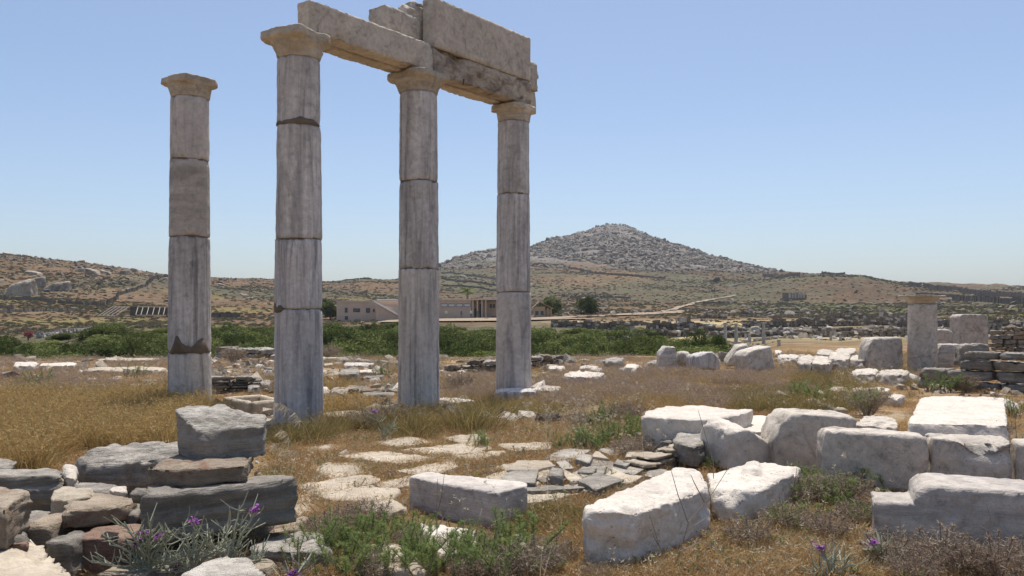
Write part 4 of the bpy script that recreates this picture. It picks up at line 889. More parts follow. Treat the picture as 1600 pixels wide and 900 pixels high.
B('white marble slab with a knob on its back edge, just right of the holed block', [(1162, 773), (1255, 733), (1233, 724), (1168, 716), (1105, 738), (1112, 768)], 832, 'marble', s=.03, p=14, rough=.022, chips=2, flare=.98, sets=[blk([(1160, 735), (1190, 735), (1186, 719), (1166, 719)], 832, 0, z1=.29)])
B('large white slab with a projecting right end behind the broken schist paving', [(1113, 656), (1177, 641), (1172, 636), (1100, 634), (1040, 633), (1008, 641), (1003, 652), (1040, 650)], 716, 'marble', s=.045, p=26, rough=.015, chips=1, flare=.99)
E('angular marble block with a slanting broken top, right of the large projecting slab', [(1141, 740), (1140, 680), (1150, 670), (1172, 671), (1203, 690), (1236, 722), (1236, 740)], (1141, 742), (1236, 736), .55, 'marble', s=.035, p=30, rough=.014, lean=.06)
B('flat white slab speckled with small black pits', [(1150, 672), (1228, 676), (1234, 650), (1165, 648)], 705, 'marble', s=.04, p=30, rough=.008, chips=0)
E('broad pitted marble block leaning upright, its left side cut at a slant', [(1214, 740), (1207, 694), (1221, 661), (1238, 646), (1342, 652), (1335, 740)], (1210, 742), (1338, 740), .40, 'marble_w', s=.04, p=40, rough=.010, chips=0, taper=.97, lean=.02)
E('long grey-faced marble block, left one of the straight row', [(1287, 765), (1286, 684), (1294, 673), (1455, 683), (1447, 770)], (1287, 766), (1450, 772), .34, 'marble_w', s=.04, p=60, rough=.010, chips=1)
p_ = ext([(1453, 772), (1458, 684), (1588, 690), (1580, 778)], (1453, 772), (1582, 778), .34)
sc1 = p_[2].lerp(p_[1], .35)
keep(p_); rock('marble_block', p_, 'marble_w', 'marble block with a deep scoop broken from its top, middle one of the straight row', 'block', GR, s=.032, p=50, rough=.012, chips=0, dents=[(*(sc1+Vector((-.05, .05, .01))), .13, .12), (*(sc1+Vector((.10, .02, -.05))), .10, .08), (*p_[1].lerp(p_[5], .5), .05, .03)])
E('marble block cut by the right edge of the photo, last in the straight row', [(1586, 778), (1590, 692), (1740, 702), (1730, 790)], (1586, 778), (1735, 788), .34, 'marble_w', s=.05, p=50, rough=.010, chips=0)
lo_ = ext([(1366, 848), (1366, 784), (1700, 802), (1700, 875)], (1366, 850), (1700, 878), .40); up_ = ext([(1418, 850), (1432, 770), (1450, 757), (1700, 776), (1700, 875)], (1366, 850), (1700, 878), .44)
keep(lo_); rock('marble_block', lo_, 'marble_s', 'big banded block with a stepped left end, bottom right', 'block', GR, s=.028, p=40, rough=.010, chips=0, sets=[up_], mx=75)
B('rough bright block with a honeycombed face, standing alone behind the straight row', [(1418, 660), (1574, 664), (1568, 620), (1440, 619)], 692, 'marble', s=.035, p=30, rough=.016, nsc=6, chips=1, flare=1.06)
B('thin slab edge lying in front of the honeycombed block', [(1420, 672), (1552, 677), (1545, 666), (1425, 663)], 690, 'marble_w', s=.04, p=20, rough=.012, chips=2)
B('small white block between the leaning one and the honeycombed one', [(1335, 664), (1404, 667), (1396, 650), (1350, 648)], 684, 'marble_w', s=.03, p=18, rough=.016)
B('grey-sided marble block with a smooth top, alone left of the holed block', [(638, 745), (775, 770), (825, 758), (822, 753), (668, 737)], 791, 'marble_s', s=.028, p=70, rough=.006, chips=0, flare=1.0, mx=70)
B('white slab lying flat in front of the grey-sided block', [(668, 862), (752, 868), (742, 826), (655, 814)], 872, 'marble', s=.03, p=20, rough=.01, chips=2, z1=.07)
B('flat white slab in the grass under the green plants at the bottom', [(590, 888), (668, 892), (640, 850), (560, 842)], 900, 'paver', s=.03, p=16, rough=.012, z1=.07)
# ---- middle distance right
E('tall white rounded upright block, leftmost of the standing group', [(1029, 577), (1030, 553), (1040, 541), (1058, 542), (1060, 577)], (1029, 578), (1060, 578), .5, 'marble_s', s=.06, p=20, rough=.03)
E('shorter block leaning behind the leftmost upright one', [(1060, 577), (1060, 552), (1066, 549), (1079, 550), (1078, 577)], (1060, 577), (1079, 577), .4, 'marble_w', s=.06, p=20, rough=.03)
E('upright block with vertical grey stripes', [(1087, 579), (1087, 557), (1114, 548), (1127, 560), (1128, 579)], (1087, 580), (1128, 579), .55, 'marble_v', s=.06, p=30, rough=.02)
E('grey block lying behind the striped one', [(1126, 566), (1127, 549), (1140, 551), (1144, 566)], (1126, 567), (1144, 567), .5, 'schist', s=.07, p=20, rough=.03)
E('upright block with a curved notch in its left side', [(1136, 574), (1136, 566), (1146, 552), (1153, 542), (1172, 539), (1172, 574)], (1136, 575), (1172, 575), .4, 'marble_w', s=.06, p=24, rough=.02, lean=.06)
E('smooth slanting-topped block, rightmost of the standing group', [(1170, 582), (1167, 557), (1172, 549), (1206, 540), (1213, 580)], (1167, 583), (1213, 581), .5, 'marble_w', s=.055, p=40, rough=.012, chips=0)
E('rounded grey block just left of the capital-topped column', [(1355, 578), (1357, 540), (1364, 528), (1410, 527), (1412, 578)], (1355, 580), (1412, 580), .6, 'marble_w', s=.06, p=26, rough=.015)
E('block standing right behind the capital-topped column', [(1462, 560), (1462, 515), (1487, 514), (1490, 522), (1490, 560)], (1462, 574), (1490, 574), .5, 'marble_w', s=.07, p=30, rough=.015)
E('square pale block with a pitted top on the far side of the right wall', [(1500, 560), (1500, 494), (1504, 491), (1541, 491), (1545, 496), (1545, 560)], (1500, 566), (1545, 566), .6, 'marble_w', s=.06, p=50, rough=.01, chips=0)
E('grey moulded base with stepped slanting side', [(1459, 574), (1466, 552), (1471, 538), (1503, 538), (1502, 574)], (1459, 580), (1502, 580), .5, 'marble_s', s=.05, p=50, rough=.012, chips=0)
E('dark rough block right of the moulded base', [(1500, 572), (1504, 540), (1512, 537), (1548, 538), (1550, 570)], (1500, 584), (1550, 584), .4, 'schist', s=.05, p=16, rough=.03)
def midcol():
    Y = 21.6; s_ = Y/F; b = Vector(((1441-800)*s_, Y, 0)); t_ = empty('short_column', b); tag(t_, 'short thick grey column with a wide flat capital at the right', 'column')
    z = lambda py: EYE+(HOR-py)*s_
    d = link('shaft', drummesh(-.1, z(476), .36, .335, 'marble_w', 401, .002, chip=.03), t_); d.location = (0, 0, -.1)
    c = link('capital', capmesh('capital', .27, .42, .21, 'cap', 402, .25, .04, ab=.25), t_); c.location = (-.02, 0, z(476)+.02); c.scale = (1.08, 1, 1)
midcol()
for i, (x0, x1, yt, yb, mt, lb) in enumerate([
 (1245, 1272, 553, 585, 'marble_w', 'rounded white rock at the left of the rock pile by the grey block'), (1268, 1300, 556, 588, 'marble_w', 'wide pale rock at the front of the rock pile'), (1292, 1330, 548, 580, 'marble_w', 'pale pointed rock at the right of the rock pile'),
 (1275, 1302, 545, 566, 'marble_w', 'rock at the back of the rock pile'), (1304, 1338, 543, 562, 'marble_w', 'jagged white rock topping the rock pile'), (1326, 1356, 553, 578, 'marble_w', 'flat-topped white rock between the pile and the rounded grey block'),
 (1214, 1250, 553, 566, 'marble', 'low white slab right of the standing group'), (1210, 1222, 547, 556, 'marble', 'small white cube right of the standing group'), (1330, 1372, 575, 600, 'marble_w', 'low white rock in front of the rounded grey block'),
 (1368, 1420, 577, 600, 'marble_w', 'broken white rock at the foot of the short column'), (1290, 1330, 605, 618, 'marble', 'flat white slab tip in the mid grass'), (1325, 1392, 604, 622, 'marble', 'broad sunlit white slab lying flat in the mid grass'),
 (1386, 1412, 615, 632, 'marble', 'small white stone right of the broad flat slab'), (1257, 1290, 640, 647, 'paver', 'thin flat stone left of the dark thorny bush'), (1303, 1325, 636, 648, 'paver', 'little pale stone before the thorny bush'),
 (878, 946, 580, 600, 'marble', 'flat white slab with a dark front, right of the last column'), (905, 935, 571, 583, 'marble', 'small white boulder behind the flat slab'), (975, 998, 568, 584, 'marble', 'little white pointed rock left of the standing group'),
 (855, 882, 571, 584, 'marble_w', 'grey-white rounded stone right of the last column'), (940, 975, 558, 575, 'schist_l', 'grey rock heap stone behind the flat slab'), (838, 852, 556, 572, 'schist', 'dark stone right behind the last column'),
 (1010, 1030, 563, 575, 'schist', 'dark low stone left of the tall rounded upright block'), (826, 878, 601, 622, 'marble_w', 'pinkish white slab touching the plinth of the last column'), (966, 980, 574, 584, 'schist_l', 'small grey stone left of the pointed rock')]):
    dx = (x1-x0)*.12; h = (yb-yt); B(lb, [(x0, yt+h*.35), (x1-dx, yt+h*.42), (x1, yt+h*.15), (x1-dx*2.2, yt), (x0+dx*1.5, yt+h*.05)], yb, mt, s=.04, p=13, rough=.035, chips=9, name='rock', cat='rock', group='loose rocks in the ruin field', mx=34)
# ---- plinth and kerb blocks along the colonnade
E('bluish stone plinth under the rightmost tall column', [(770, 627), (770, 612), (836, 612), (836, 628)], (770, 628), (836, 629), .75, 'marble_v', s=.04, p=30, rough=.012, name='plinth', cat='plinth')
for lb, a0, a1, s_, mt in [('kerb slab between the plinth and the middle column', 2.75, 3.35, .02, 'marble'), ('kerb slab just right of the middle column', 2.15+.35, 2.7, .0, 'marble'), ('pale kerb slab right of the nearest tall column', .45, 1.15, .05, 'paver'), ('pale kerb slab left of the middle column', 1.6, 2.05, .05, 'paver'), ('kerb slab at the foot of the nearest tall column towards the basin', -.75, -.2, -.1, 'paver')]:
    P = [C2+UD*a+ND*n_+Vector((0, 0, z)) for a in (a0, a1) for n_ in (-.30+s_, .28+s_) for z in (-.06, .05)]; keep(P); rock('kerb_slab', P, mt, lb, 'slab', 'kerb slabs under the colonnade', s=.045, p=14, rough=.02, chips=2)
# basin: four rims round a hollow
def basin():
    T = [G(x, y, .17) for x, y in ((392, 629), (440, 624), (408, 616), (347, 620))]; c = sum(T, Vector())/4; b = Vector((c.x, c.y, 0)); t_ = empty('stone_basin', b); tag(t_, 'square cream stone basin with a hollow, between the lone and the nearest column', 'basin'); keep([(q.x, q.y, 0) for q in T]*1)
    for i in range(4):
        a, d = T[i], T[(i+1) % 4]; ia, id_ = c.lerp(a, .72), c.lerp(d, .72); P = []
        for q in (a, d, ia, id_): P += [Vector((q.x, q.y, -.08)), Vector((q.x, q.y, .17))]
        rock('rim', P, 'paver', parent=t_, s=.04, p=40, rough=.006, chips=0)
    P = [];  
    for q in T: q = c.lerp(q, .78); P += [Vector((q.x, q.y, -.08)), Vector((q.x, q.y, .03))]
    rock('floor', P, 'paver', parent=t_, s=.06, p=40, rough=.006, chips=0)
basin()
# ---- left field stones
LF = 'loose stones behind the golden meadow'
for i, (x0, x1, yt, yb, mt, lb) in enumerate([
 (20, 60, 565, 580, 'marble', 'long white slab at far left below the thicket'), (60, 120, 566, 578, 'marble', 'white slab right of the far left one, split in two'), (128, 262, 573, 585, 'paver', 'long straight kerb running behind the lone column'),
 (150, 250, 559, 567, 'paver', 'thin pale kerb higher up below the thicket'), (135, 152, 589, 599, 'paver', 'small cream stone in the orange grass'), (168, 190, 588, 599, 'paver', 'cream flat stone right of the small one'),
 (146, 188, 611, 625, 'schist_l', 'rounded grey rock at the back edge of the golden meadow'), (185, 215, 605, 620, 'schist', 'dark rounded rock right of the rounded grey one'), (80, 100, 603, 614, 'schist_l', 'flat pale stone in the meadow left of the white stub'),
 (112, 127, 605, 616, 'marble', 'small white stub stone at the meadow edge'), (218, 248, 591, 601, 'schist', 'flat dark stone with a white one below it, left of the lone column'), (232, 243, 597, 606, 'marble', 'tiny white stone left of the lone column'),
 (200, 232, 599, 606, 'paver', 'flat brown-edged stone left of the lone column'), (252, 262, 608, 622, 'schist_l', 'pale stone touching the lone column foot'), (535, 585, 566, 576, 'marble_s', 'grey fluted block lying with its sunlit top between the columns'),
 (529, 562, 575, 597, 'schist', 'squarish dark block in front of the fluted one'), (556, 592, 577, 588, 'marble_w', 'pale slab between the squarish block and the middle column'), (566, 600, 586, 594, 'schist', 'dark low slab right of the squarish block'),
 (505, 520, 567, 574, 'paver', 'small pale stone right of the nearest tall column'), (508, 530, 578, 586, 'schist', 'rough brown stone right of the nearest tall column'), (515, 545, 604, 622, 'schist', 'dark rock in a hollow right of the nearest tall column'),
 (540, 562, 601, 612, 'brownst', 'brown rock beside the dark one in the hollow'), (562, 620, 612, 622, 'schist', 'long dark stone low in the hollow'), (400, 424, 592, 612, 'schist_l', 'striped slanting slab left of the nearest tall column'),
 (386, 408, 596, 616, 'schist_l', 'second slanting slab left of the nearest tall column'), (410, 426, 577, 588, 'schist', 'rough grey stone left of the nearest tall column'), (395, 425, 542, 551, 'schist_l', 'pale stone under the thicket edge left of the nearest column')]):
    dx = (x1-x0)*.08; h = (yb-yt); B(lb, [(x0, yt+h*.45), (x1-dx, yt+h*.40), (x1, yt+h*.1), (x1-dx*2.2, yt), (x0+dx*1.5, yt+h*.08)], yb, mt, s=.05, p=14, rough=.025, chips=3, name='stone', cat='stone', group=LF, mx=26)
# ---- rubble walls with separate stones
def rubblewall(label, A, Bp, py_top, courses, depth, mats, seed, lens=(.25, .5), z0=0.0, slope=None, jitter=.03, rgh=.02):
    a, b = G(*A, z0), G(*Bp, z0); R = random.Random(seed); d = b-a; L = d.length; u = d.normalized(); n = Vector((-u.y, u.x, 0)); H = EYE-(py_top-HOR)*a.y/F-z0
    t_ = empty('drystone_wall', a, 0); tag(t_, label, 'wall'); ch = H/courses; z = z0-.05
    keep([tuple(a), tuple(b), tuple(b+n*depth), tuple(a+n*depth)])
    for c in range(courses):
        x = R.uniform(-.1, .1); hc = ch*R.uniform(.8, 1.2)
        while x < L:
            l = R.uniform(*lens)*(1.2 if ch > .12 else 1); zt = z+hc*R.uniform(.85, 1.0)
            lim = H if slope is None else H*np.interp(x/L, *slope)
            if zt-z0 < lim+.03:
                o_ = R.uniform(-jitter, jitter); P = []
                for xx in (x+.008, x+l-.008):
                    for dd in (o_, depth*R.uniform(.55, 1)):
                        for zz in (z+.004, zt): q = a+u*xx+n*dd; P.append(Vector((q.x+R.uniform(-.02, .02), q.y, zz+R.uniform(-.015, .015))))
                rock('stone', P, R.choice(mats), parent=t_, s=max(.04, l/8), p=16, rough=rgh, chips=3, seed=R.randint(1, 999), mx=12)
            x += l
        z += hc
    return t_
rubblewall('big grey drystone wall of large blocks at the right edge', (1428, 604), (1720, 622), 541, 4, .6, ['schist', 'schist', 'brownst', 'schist_d'], 5, (.35, .75), slope=([0, .1, .17, .24, 1], [.40, .55, .85, 1.05, 1.15]))
rubblewall('thin-slabbed remnant of wall rising behind the big drystone wall', (1548, 560), (1700, 562), 504, 9, .5, ['brownst', 'schist', 'brownst'], 6, (.18, .42), slope=([0, .05, .3, .34, 1], [.75, .88, .9, 1.2, 1.2]))
rubblewall('curved rubble wall of rounded stones between the middle and right columns', (694, 582), (796, 584), 556, 3, .5, ['rubble', 'schist_l', 'brownst', 'schist'], 7, (.25, .5), slope=([0, .25, .4, .8, 1], [.6, .8, 1.05, 1.0, .8]), jitter=.08, rgh=.04)
rubblewall('low rubble wall stub right of the last column', (832, 578), (866, 576), 557, 3, .5, ['rubble', 'schist_l', 'brownst'], 8, (.25, .45), jitter=.06, rgh=.04)
rubblewall('low line of stones along the thicket edge between nearest and middle columns', (500, 562), (640, 572), 556, 1, .7, ['schist_l', 'rubble', 'paver'], 9, (.3, .7), jitter=.15, rgh=.04)
rubblewall('low stone bank behind the lone column to its right', (328, 556), (420, 560), 540, 2, .7, ['schist_l', 'rubble', 'schist'], 10, (.4, .8), jitter=.15, rgh=.04)
rubblewall('small stack of thin dark slabs just right of the lone column', (328, 613), (378, 612), 584, 6, .55, ['schist_d', 'schist'], 11, (.3, .6), slope=([0, .6, .9, 1], [.9, 1.0, .8, .4]))
rubblewall('low dark terrace edge between the nearest and middle columns', (505, 618), (628, 617), 605, 2, .5, ['schist', 'brownst', 'schist_d'], 12, (.25, .6), jitter=.1, rgh=.04)

# ------------------------------------------------------------------ paving stones (parts of the ground)
PAV = [[(634, 702), (731, 692), (760, 700), (694, 709)], [(540, 712), (600, 706), (665, 714), (625, 721)], [(492, 728), (553, 725), (562, 735), (522, 746)], [(628, 733), (700, 721), (708, 729), (669, 740)],
 [(470, 759), (525, 748), (575, 745), (583, 752), (492, 768)], [(592, 755), (637, 746), (637, 758), (604, 762)], [(506, 770), (575, 760), (612, 767), (597, 778), (525, 778)], [(440, 800), (475, 785), (508, 801), (469, 812)],
 [(466, 774), (484, 773), (486, 783), (470, 784)], [(508, 808), (531, 800), (552, 807), (522, 818)], [(440, 838), (468, 826), (503, 838), (468, 853)], [(779, 729), (819, 722), (853, 720), (834, 735)], [(760, 746), (794, 736), (852, 736), (831, 755)],
 [(825, 763), (900, 760), (914, 766), (856, 778), (822, 783)], [(762, 705), (790, 705), (778, 711)], [(785, 695), (856, 692), (850, 700), (798, 702)], [(700, 712), (745, 706), (770, 712), (735, 719)], [(560, 790), (600, 782), (632, 790), (600, 800)], [(470, 700), (520, 694), (545, 700), (500, 707)],
 [(590, 690), (640, 684), (668, 690), (620, 696)], [(700, 683), (740, 679), (760, 684), (722, 689)], [(440, 786), (462, 770), (466, 784), (448, 796)]]
BRK = [[(858, 715), (887, 720), (919, 703), (876, 704)], [(799, 732), (835, 732), (861, 727), (852, 721), (813, 721)], [(870, 721), (884, 720), (894, 730), (879, 731)], [(902, 716), (920, 721), (924, 712), (911, 709)], [(923, 727), (955, 729), (955, 722), (929, 716)],
 [(926, 712), (949, 715), (933, 705)], [(896, 740), (911, 745), (948, 737), (948, 729), (920, 730)], [(909, 750), (933, 761), (969, 749), (933, 740)], [(899, 758), (916, 766), (928, 760), (911, 752)], [(949, 741), (971, 747), (982, 743), (960, 733)],
 [(955, 731), (990, 739), (1012, 727), (990, 725)], [(960, 723), (977, 727), (984, 722), (966, 718)], [(995, 719), (1016, 726), (1031, 717), (1005, 712)], [(876, 736), (891, 749), (907, 746), (882, 734)], [(826, 766), (903, 762), (908, 760), (863, 758), (825, 762)],
 [(780, 752), (832, 752), (836, 735), (800, 738)], [(938, 703), (955, 710), (975, 706), (950, 699)], [(980, 712), (1000, 713), (1010, 705), (985, 704)], [(840, 748), (860, 752), (880, 748), (862, 742)], [(905, 735), (925, 737), (930, 732), (912, 730)], [(1010, 742), (1030, 745), (1040, 735), (1018, 732)], [(955, 752), (985, 752), (1000, 744), (975, 742)]]
for i, q in enumerate(PAV):
    c = np.mean(q, 0); P = blk([(c[0]+(x-c[0])*1.3, c[1]+(y-c[1])*1.45) for x, y in q], 0, 0, sink=.05, z1=.024+.012*math.sin(i*2.3)); keep(P, .84)
    rock('paving_stone', P, 'paver', parent=GROUND, s=.04, p=12, rough=.012, nsc=4, chips=2, mx=22)
for i, q in enumerate(BRK):
    zt = [.03, .06, .045, .075][i % 4]; c = np.mean(q, 0); P = blk([(c[0]+(x-c[0])*1.26, c[1]+(y-c[1])*1.32) for x, y in q], 0, 0, sink=.02, z1=zt, flare=1.0); keep(P)
    rock('paving_stone', P, ['schist_l', 'paver', 'schist_l', 'schist'][i % 4], parent=GROUND, s=.018, p=60, rough=.004, strata=.005, nsc=5, chips=1, mx=40)
GS = 'schist slabs stepped beside the large white slab'
for lb, q, yb, z0, mt in [
 ('flat schist slab topping the stack against the large white slab', [(1052, 688), (1084, 699), (1110, 684), (1092, 673), (1060, 676)], 712, .10, 'schist_l'), ('schist slab tucked under the front edge of the large white slab', [(1035, 676), (1068, 678), (1074, 671), (1040, 667)], 693, .1, 'schist'),
 ('grey-brown slab left of the topping slab', [(1030, 686), (1050, 690), (1055, 680), (1036, 677)], 706, .05, 'schist'), ('upright pale gneiss stone standing on the broken paving', [(854, 741), (878, 744), (881, 731), (862, 728)], 752, .06, 'schist_l')]:
    B(lb, q, yb, mt, z0=z0, name='schist_slab', cat='slab', group=GS, s=.035, p=18, rough=.014, strata=.012, chips=2, mx=26)

rubblewall('stepped stack of layered schist holding up the large white slab', (1006, 742), (1116, 720), 703, 5, .45, ['schist', 'brownst', 'schist_l', 'paver'], 21, (.14, .36), slope=([0, .3, .5, .75, 1], [.35, .6, .85, 1.05, 1.05]), jitter=.05, rgh=.012)
# ------------------------------------------------------------------ tumbled wall at the lower left
GL = 'tumbled wall stones in the left foreground'
def S(lb, top, yb, z0, mt, **k):
    kw = dict(s=.028, p=18, rough=.014, strata=.014, chips=3, mx=56, name='wall_stone', cat='stone', group=GL); kw.update(k); return B(lb, top, yb, mt, z0=z0, **kw)
S('long dark grey beam stone, biggest in the tumbled wall', [(219, 777), (280, 768), (380, 753), (467, 746), (456, 742), (378, 744), (235, 758)], 842, .20, 'schist_d', z1=.47, p=34, chips=1, flare=.99, sink=0, mx=70)
S('big tilted grey block balanced on top of the tumbled wall', [(306, 672, 0), (352, 668, 0), (416, 663, .0), (414, 648, .03), (352, 630, .11), (290, 628, .12), (274, 640, .10)], 722, .56, 'schist_w', p=34, chips=1, flare=.97, sink=.02, rough=.016, strata=.012, i=0, mx=60)
S('flat brownish stone wedged under the balanced block', [(228, 731), (300, 734), (388, 726), (396, 703), (290, 703), (240, 722)], 759, .47, 'brownst', sink=0, flare=.98, chips=1)
S('long sloping stone with a pale top, left of the balanced block', [(130, 724, 0), (200, 722, 0), (292, 712, 0), (290, 690, .07), (180, 689, .07), (108, 712, .03)], 757, .28, 'schist_l', sink=.18, flare=.98, rough=.018)
S('narrow layered beam stone at the left edge behind the others', [(-60, 745), (110, 742), (105, 731), (-60, 735)], 776, .28, 'schist', sink=.2, strata=.03)
S('rusty-faced squarish stone cut by the left edge', [(-40, 785), (8, 795), (48, 766), (40, 760), (-40, 762)], 836, .30, 'brownst', sink=.05)
S('six-sided reddish brown stone lying left of the dark beam', [(97, 800), (118, 792), (205, 788), (217, 780), (190, 769), (120, 772), (98, 785)], 826, .24, 'brownst', sink=0, p=26, flare=1.0)
S('dark red layered stone beneath the six-sided one', [(108, 826), (215, 818), (222, 805), (120, 808)], 872, .05, 'redst', sink=.08, flare=1.0)
S('large pale sunlit slab filling the bottom left corner', [(-90, 905), (118, 905), (96, 872), (62, 842), (30, 836), (-80, 838)], 0, .0, 'paver', z1=.24, p=20, rough=.02, s=.03, mx=60)
S('small red shard lying on the corner slab', [(10, 848), (42, 850), (45, 842), (18, 838)], 0, .24, 'redst', z1=.27, chips=2, s=.015)
S('grey rounded rock between the rusty stone and the six-sided one', [(30, 832), (62, 835), (94, 806), (70, 794), (40, 797)], 858, .12, 'schist_l', sink=.05)
S('leaning oblong dark stone below the six-sided one', [(78, 838), (100, 840), (98, 816), (82, 814)], 885, .0, 'schist', p=9)
S('brown wedge stone beside the leaning oblong one', [(66, 850), (88, 856), (92, 842), (72, 836)], 885, .03, 'brownst', p=10)
S('white-tipped grey rock at the bottom edge below the purple flowers', [(262, 905), (425, 905), (388, 872), (352, 869), (300, 885)], 0, .0, 'schist_w', z1=.20, rough=.02)
S('rounded stone under the middle of the dark beam', [(292, 822), (352, 820), (356, 808), (300, 808)], 858, .02, 'schist', p=10)
S('flat dark stone under the right half of the dark beam', [(352, 818), (432, 812), (430, 802), (360, 805)], 832, .10, 'schist', p=14)
S('brown rounded stone under the right end of the dark beam', [(418, 818), (466, 815), (464, 800), (425, 802)], 850, .02, 'brownst', p=9)
S('dark wedge below the flat dark stone', [(330, 842), (405, 838), (402, 822), (335, 826)], 876, 0, 'schist_d', p=14)
S('large sunlit slab low at the foot of the dark beam', [(380, 862), (520, 858), (510, 832), (470, 824), (400, 838)], 900, 0, 'schist_l', p=14, rough=.02, name='slab')
S('long grey stone in the bottom row under the purple flowers', [(215, 880), (330, 876), (325, 850), (225, 852)], 915, 0, 'schist', p=12)
S('crumbling pale stone behind the six-sided one', [(80, 776), (125, 778), (160, 768), (130, 757), (90, 760)], 790, .30, 'paver', sink=.08, p=9, rough=.02)
S('flat pale stone between the sloping stone and the six-sided one', [(110, 768), (190, 769), (180, 754), (125, 752)], 772, .33, 'schist_l', sink=.1, p=10)
S('mottled white stone at the end of the narrow layered beam', [(98, 742), (122, 746), (120, 726), (100, 724)], 768, .30, 'marble_w', sink=.05, p=9, rough=.02)
S('small chip on top of the dark beam', [(172, 766), (198, 768), (196, 760), (178, 759)], 0, .44, 'marble_w', z1=.475, sink=0, s=.012)
S('flat chip beside the dry red tuft on the wall', [(205, 772), (232, 772), (228, 764), (210, 763)], 0, .43, 'schist', z1=.48, sink=0, s=.012)
S('mossy rock at the left edge behind the meadow edge', [(-50, 728), (20, 732), (27, 720), (0, 712), (-50, 712)], 742, .05, 'schist_l', p=10, rough=.02)
S('grey packing stone left of the dark beam', [(190, 800), (222, 802), (222, 785), (198, 784)], 850, .1, 'schist_d', p=12)
S('lower stone in the left corner under the rusty one', [(-40, 845), (35, 842), (50, 826), (-40, 826)], 0, .05, 'schist', z1=.28, p=12)

for j, (u0, u1, z0_, z1_, dy, mt, lb) in enumerate([
 (.02, .26, -.05, .20, .04, 'schist_d', 'dark packing stone under the left end of the dark beam'), (.24, .44, -.05, .13, .03, 'brownst', 'brown packing stone low under the dark beam, second from its left end'), (.27, .50, .12, .20, .05, 'schist', 'thin packing slab just under the dark beam, left of its middle'),
 (.46, .72, -.05, .11, .0, 'schist', 'grey packing stone under the middle of the dark beam'), (.55, .80, .10, .205, .03, 'schist_l', 'thin pale slab under the right half of the dark beam'), (.74, .97, -.05, .14, .02, 'brownst', 'mossy brown stone under the right end of the dark beam')]):
    a, b = G(219, 842, .2), G(467, 812, .2); d = b-a; P = []
    for u_ in (u0, u1):
        for zz in (z0_, z1_):
            for q in (dy, dy+.35): P.append(Vector((a.x+d.x*u_+.02*math.sin(j+u_*9), a.y+d.y*u_+q, zz)))
    rock('wall_stone', P, mt, lb, 'stone', GL, s=.03, p=14, rough=.014, strata=.01, chips=3, mx=30)
for x0, x1, Y, z0_, z1_, d, mt, lb in [(110, 218, 4.62, -.05, .235, .35, 'redst', 'dark red layered stone filling the gap under the six-sided one'), (66, 112, 4.50, -.05, .24, .3, 'schist', 'grey upright stone in the gap left of the red layered one'), (150, 232, 4.35, -.05, .12, .25, 'brownst', 'brown stone low in front of the red layered one'), (30, 80, 4.75, -.05, .27, .3, 'brownst', 'brown stone in the shade behind the rusty squarish one'), (205, 330, 4.45, -.05, .10, .2, 'schist', 'grey stone low in front of the dark beam at its left end'), (330, 420, 4.55, -.05, .09, .2, 'brownst', 'brown stone low in front of the dark beam at its middle')]:
    P = [Vector(((x-800)/F*Y+.01*dd, Y+dd, z)) for x in (x0, x1) for dd in (0, d) for z in (z0_, z1_)]; rock('wall_stone', P, mt, lb, 'stone', GL, s=.03, p=14, rough=.014, strata=.01, chips=3, mx=30)
KEEP.append([tuple(G(x, y)[:2]) for x, y in ((-120, 760), (110, 750), (330, 735), (470, 790), (480, 860), (440, 1000), (-120, 1000))])
# small loose stones and chips, too many to count
chips = protos('chip', [icorock('chip_mesh', k, 20+i, 1, (1, .8, .5)) for i, k in enumerate(('marble', 'rubble', 'paver', 'schist_l', 'brownst'))])
FIELD = [(-300, 548), (1900, 548), (1900, 930), (-300, 930)]
P = np.concatenate([region(1500, FIELD, ymin=4, thr=.0, ns=5), region(900, [(400, 690), (1010, 690), (1010, 800), (400, 800)]), region(700, [(330, 560), (860, 560), (860, 620), (330, 620)]), region(400, [(1080, 870), (1600, 870), (1600, 905), (1080, 905)])])
scatter('loose_chips', P, rng.exponential(.016, len(P))+.008+.0012*P[:, 1], chips, 5, 'small stone chips and pebbles lying all over the ruin field', 'pebbles', .6)
P = np.concatenate([region(1100, [(330, 560), (900, 552), (900, 612), (330, 618)], thr=-.1, ns=8), region(260, [(330, 612), (860, 612), (860, 660), (330, 660)], thr=.0, ns=18), region(300, [(-200, 552), (330, 552), (330, 575), (-200, 575)], thr=-.1, ns=19), region(240, [(0, 560), (330, 560), (330, 612), (0, 612)], thr=.0, ns=8), region(240, [(1100, 560), (1600, 560), (1600, 640), (1100, 640)], thr=.05, ns=8), region(160, [(840, 560), (1040, 560), (1040, 610), (840, 610)])])
scatter('field_rubble', P, np.minimum(rng.exponential(.075, len(P)), .3)+.05, chips, 5, 'fist to head sized rubble scattered between the columns and the thicket', 'rubble', .5)

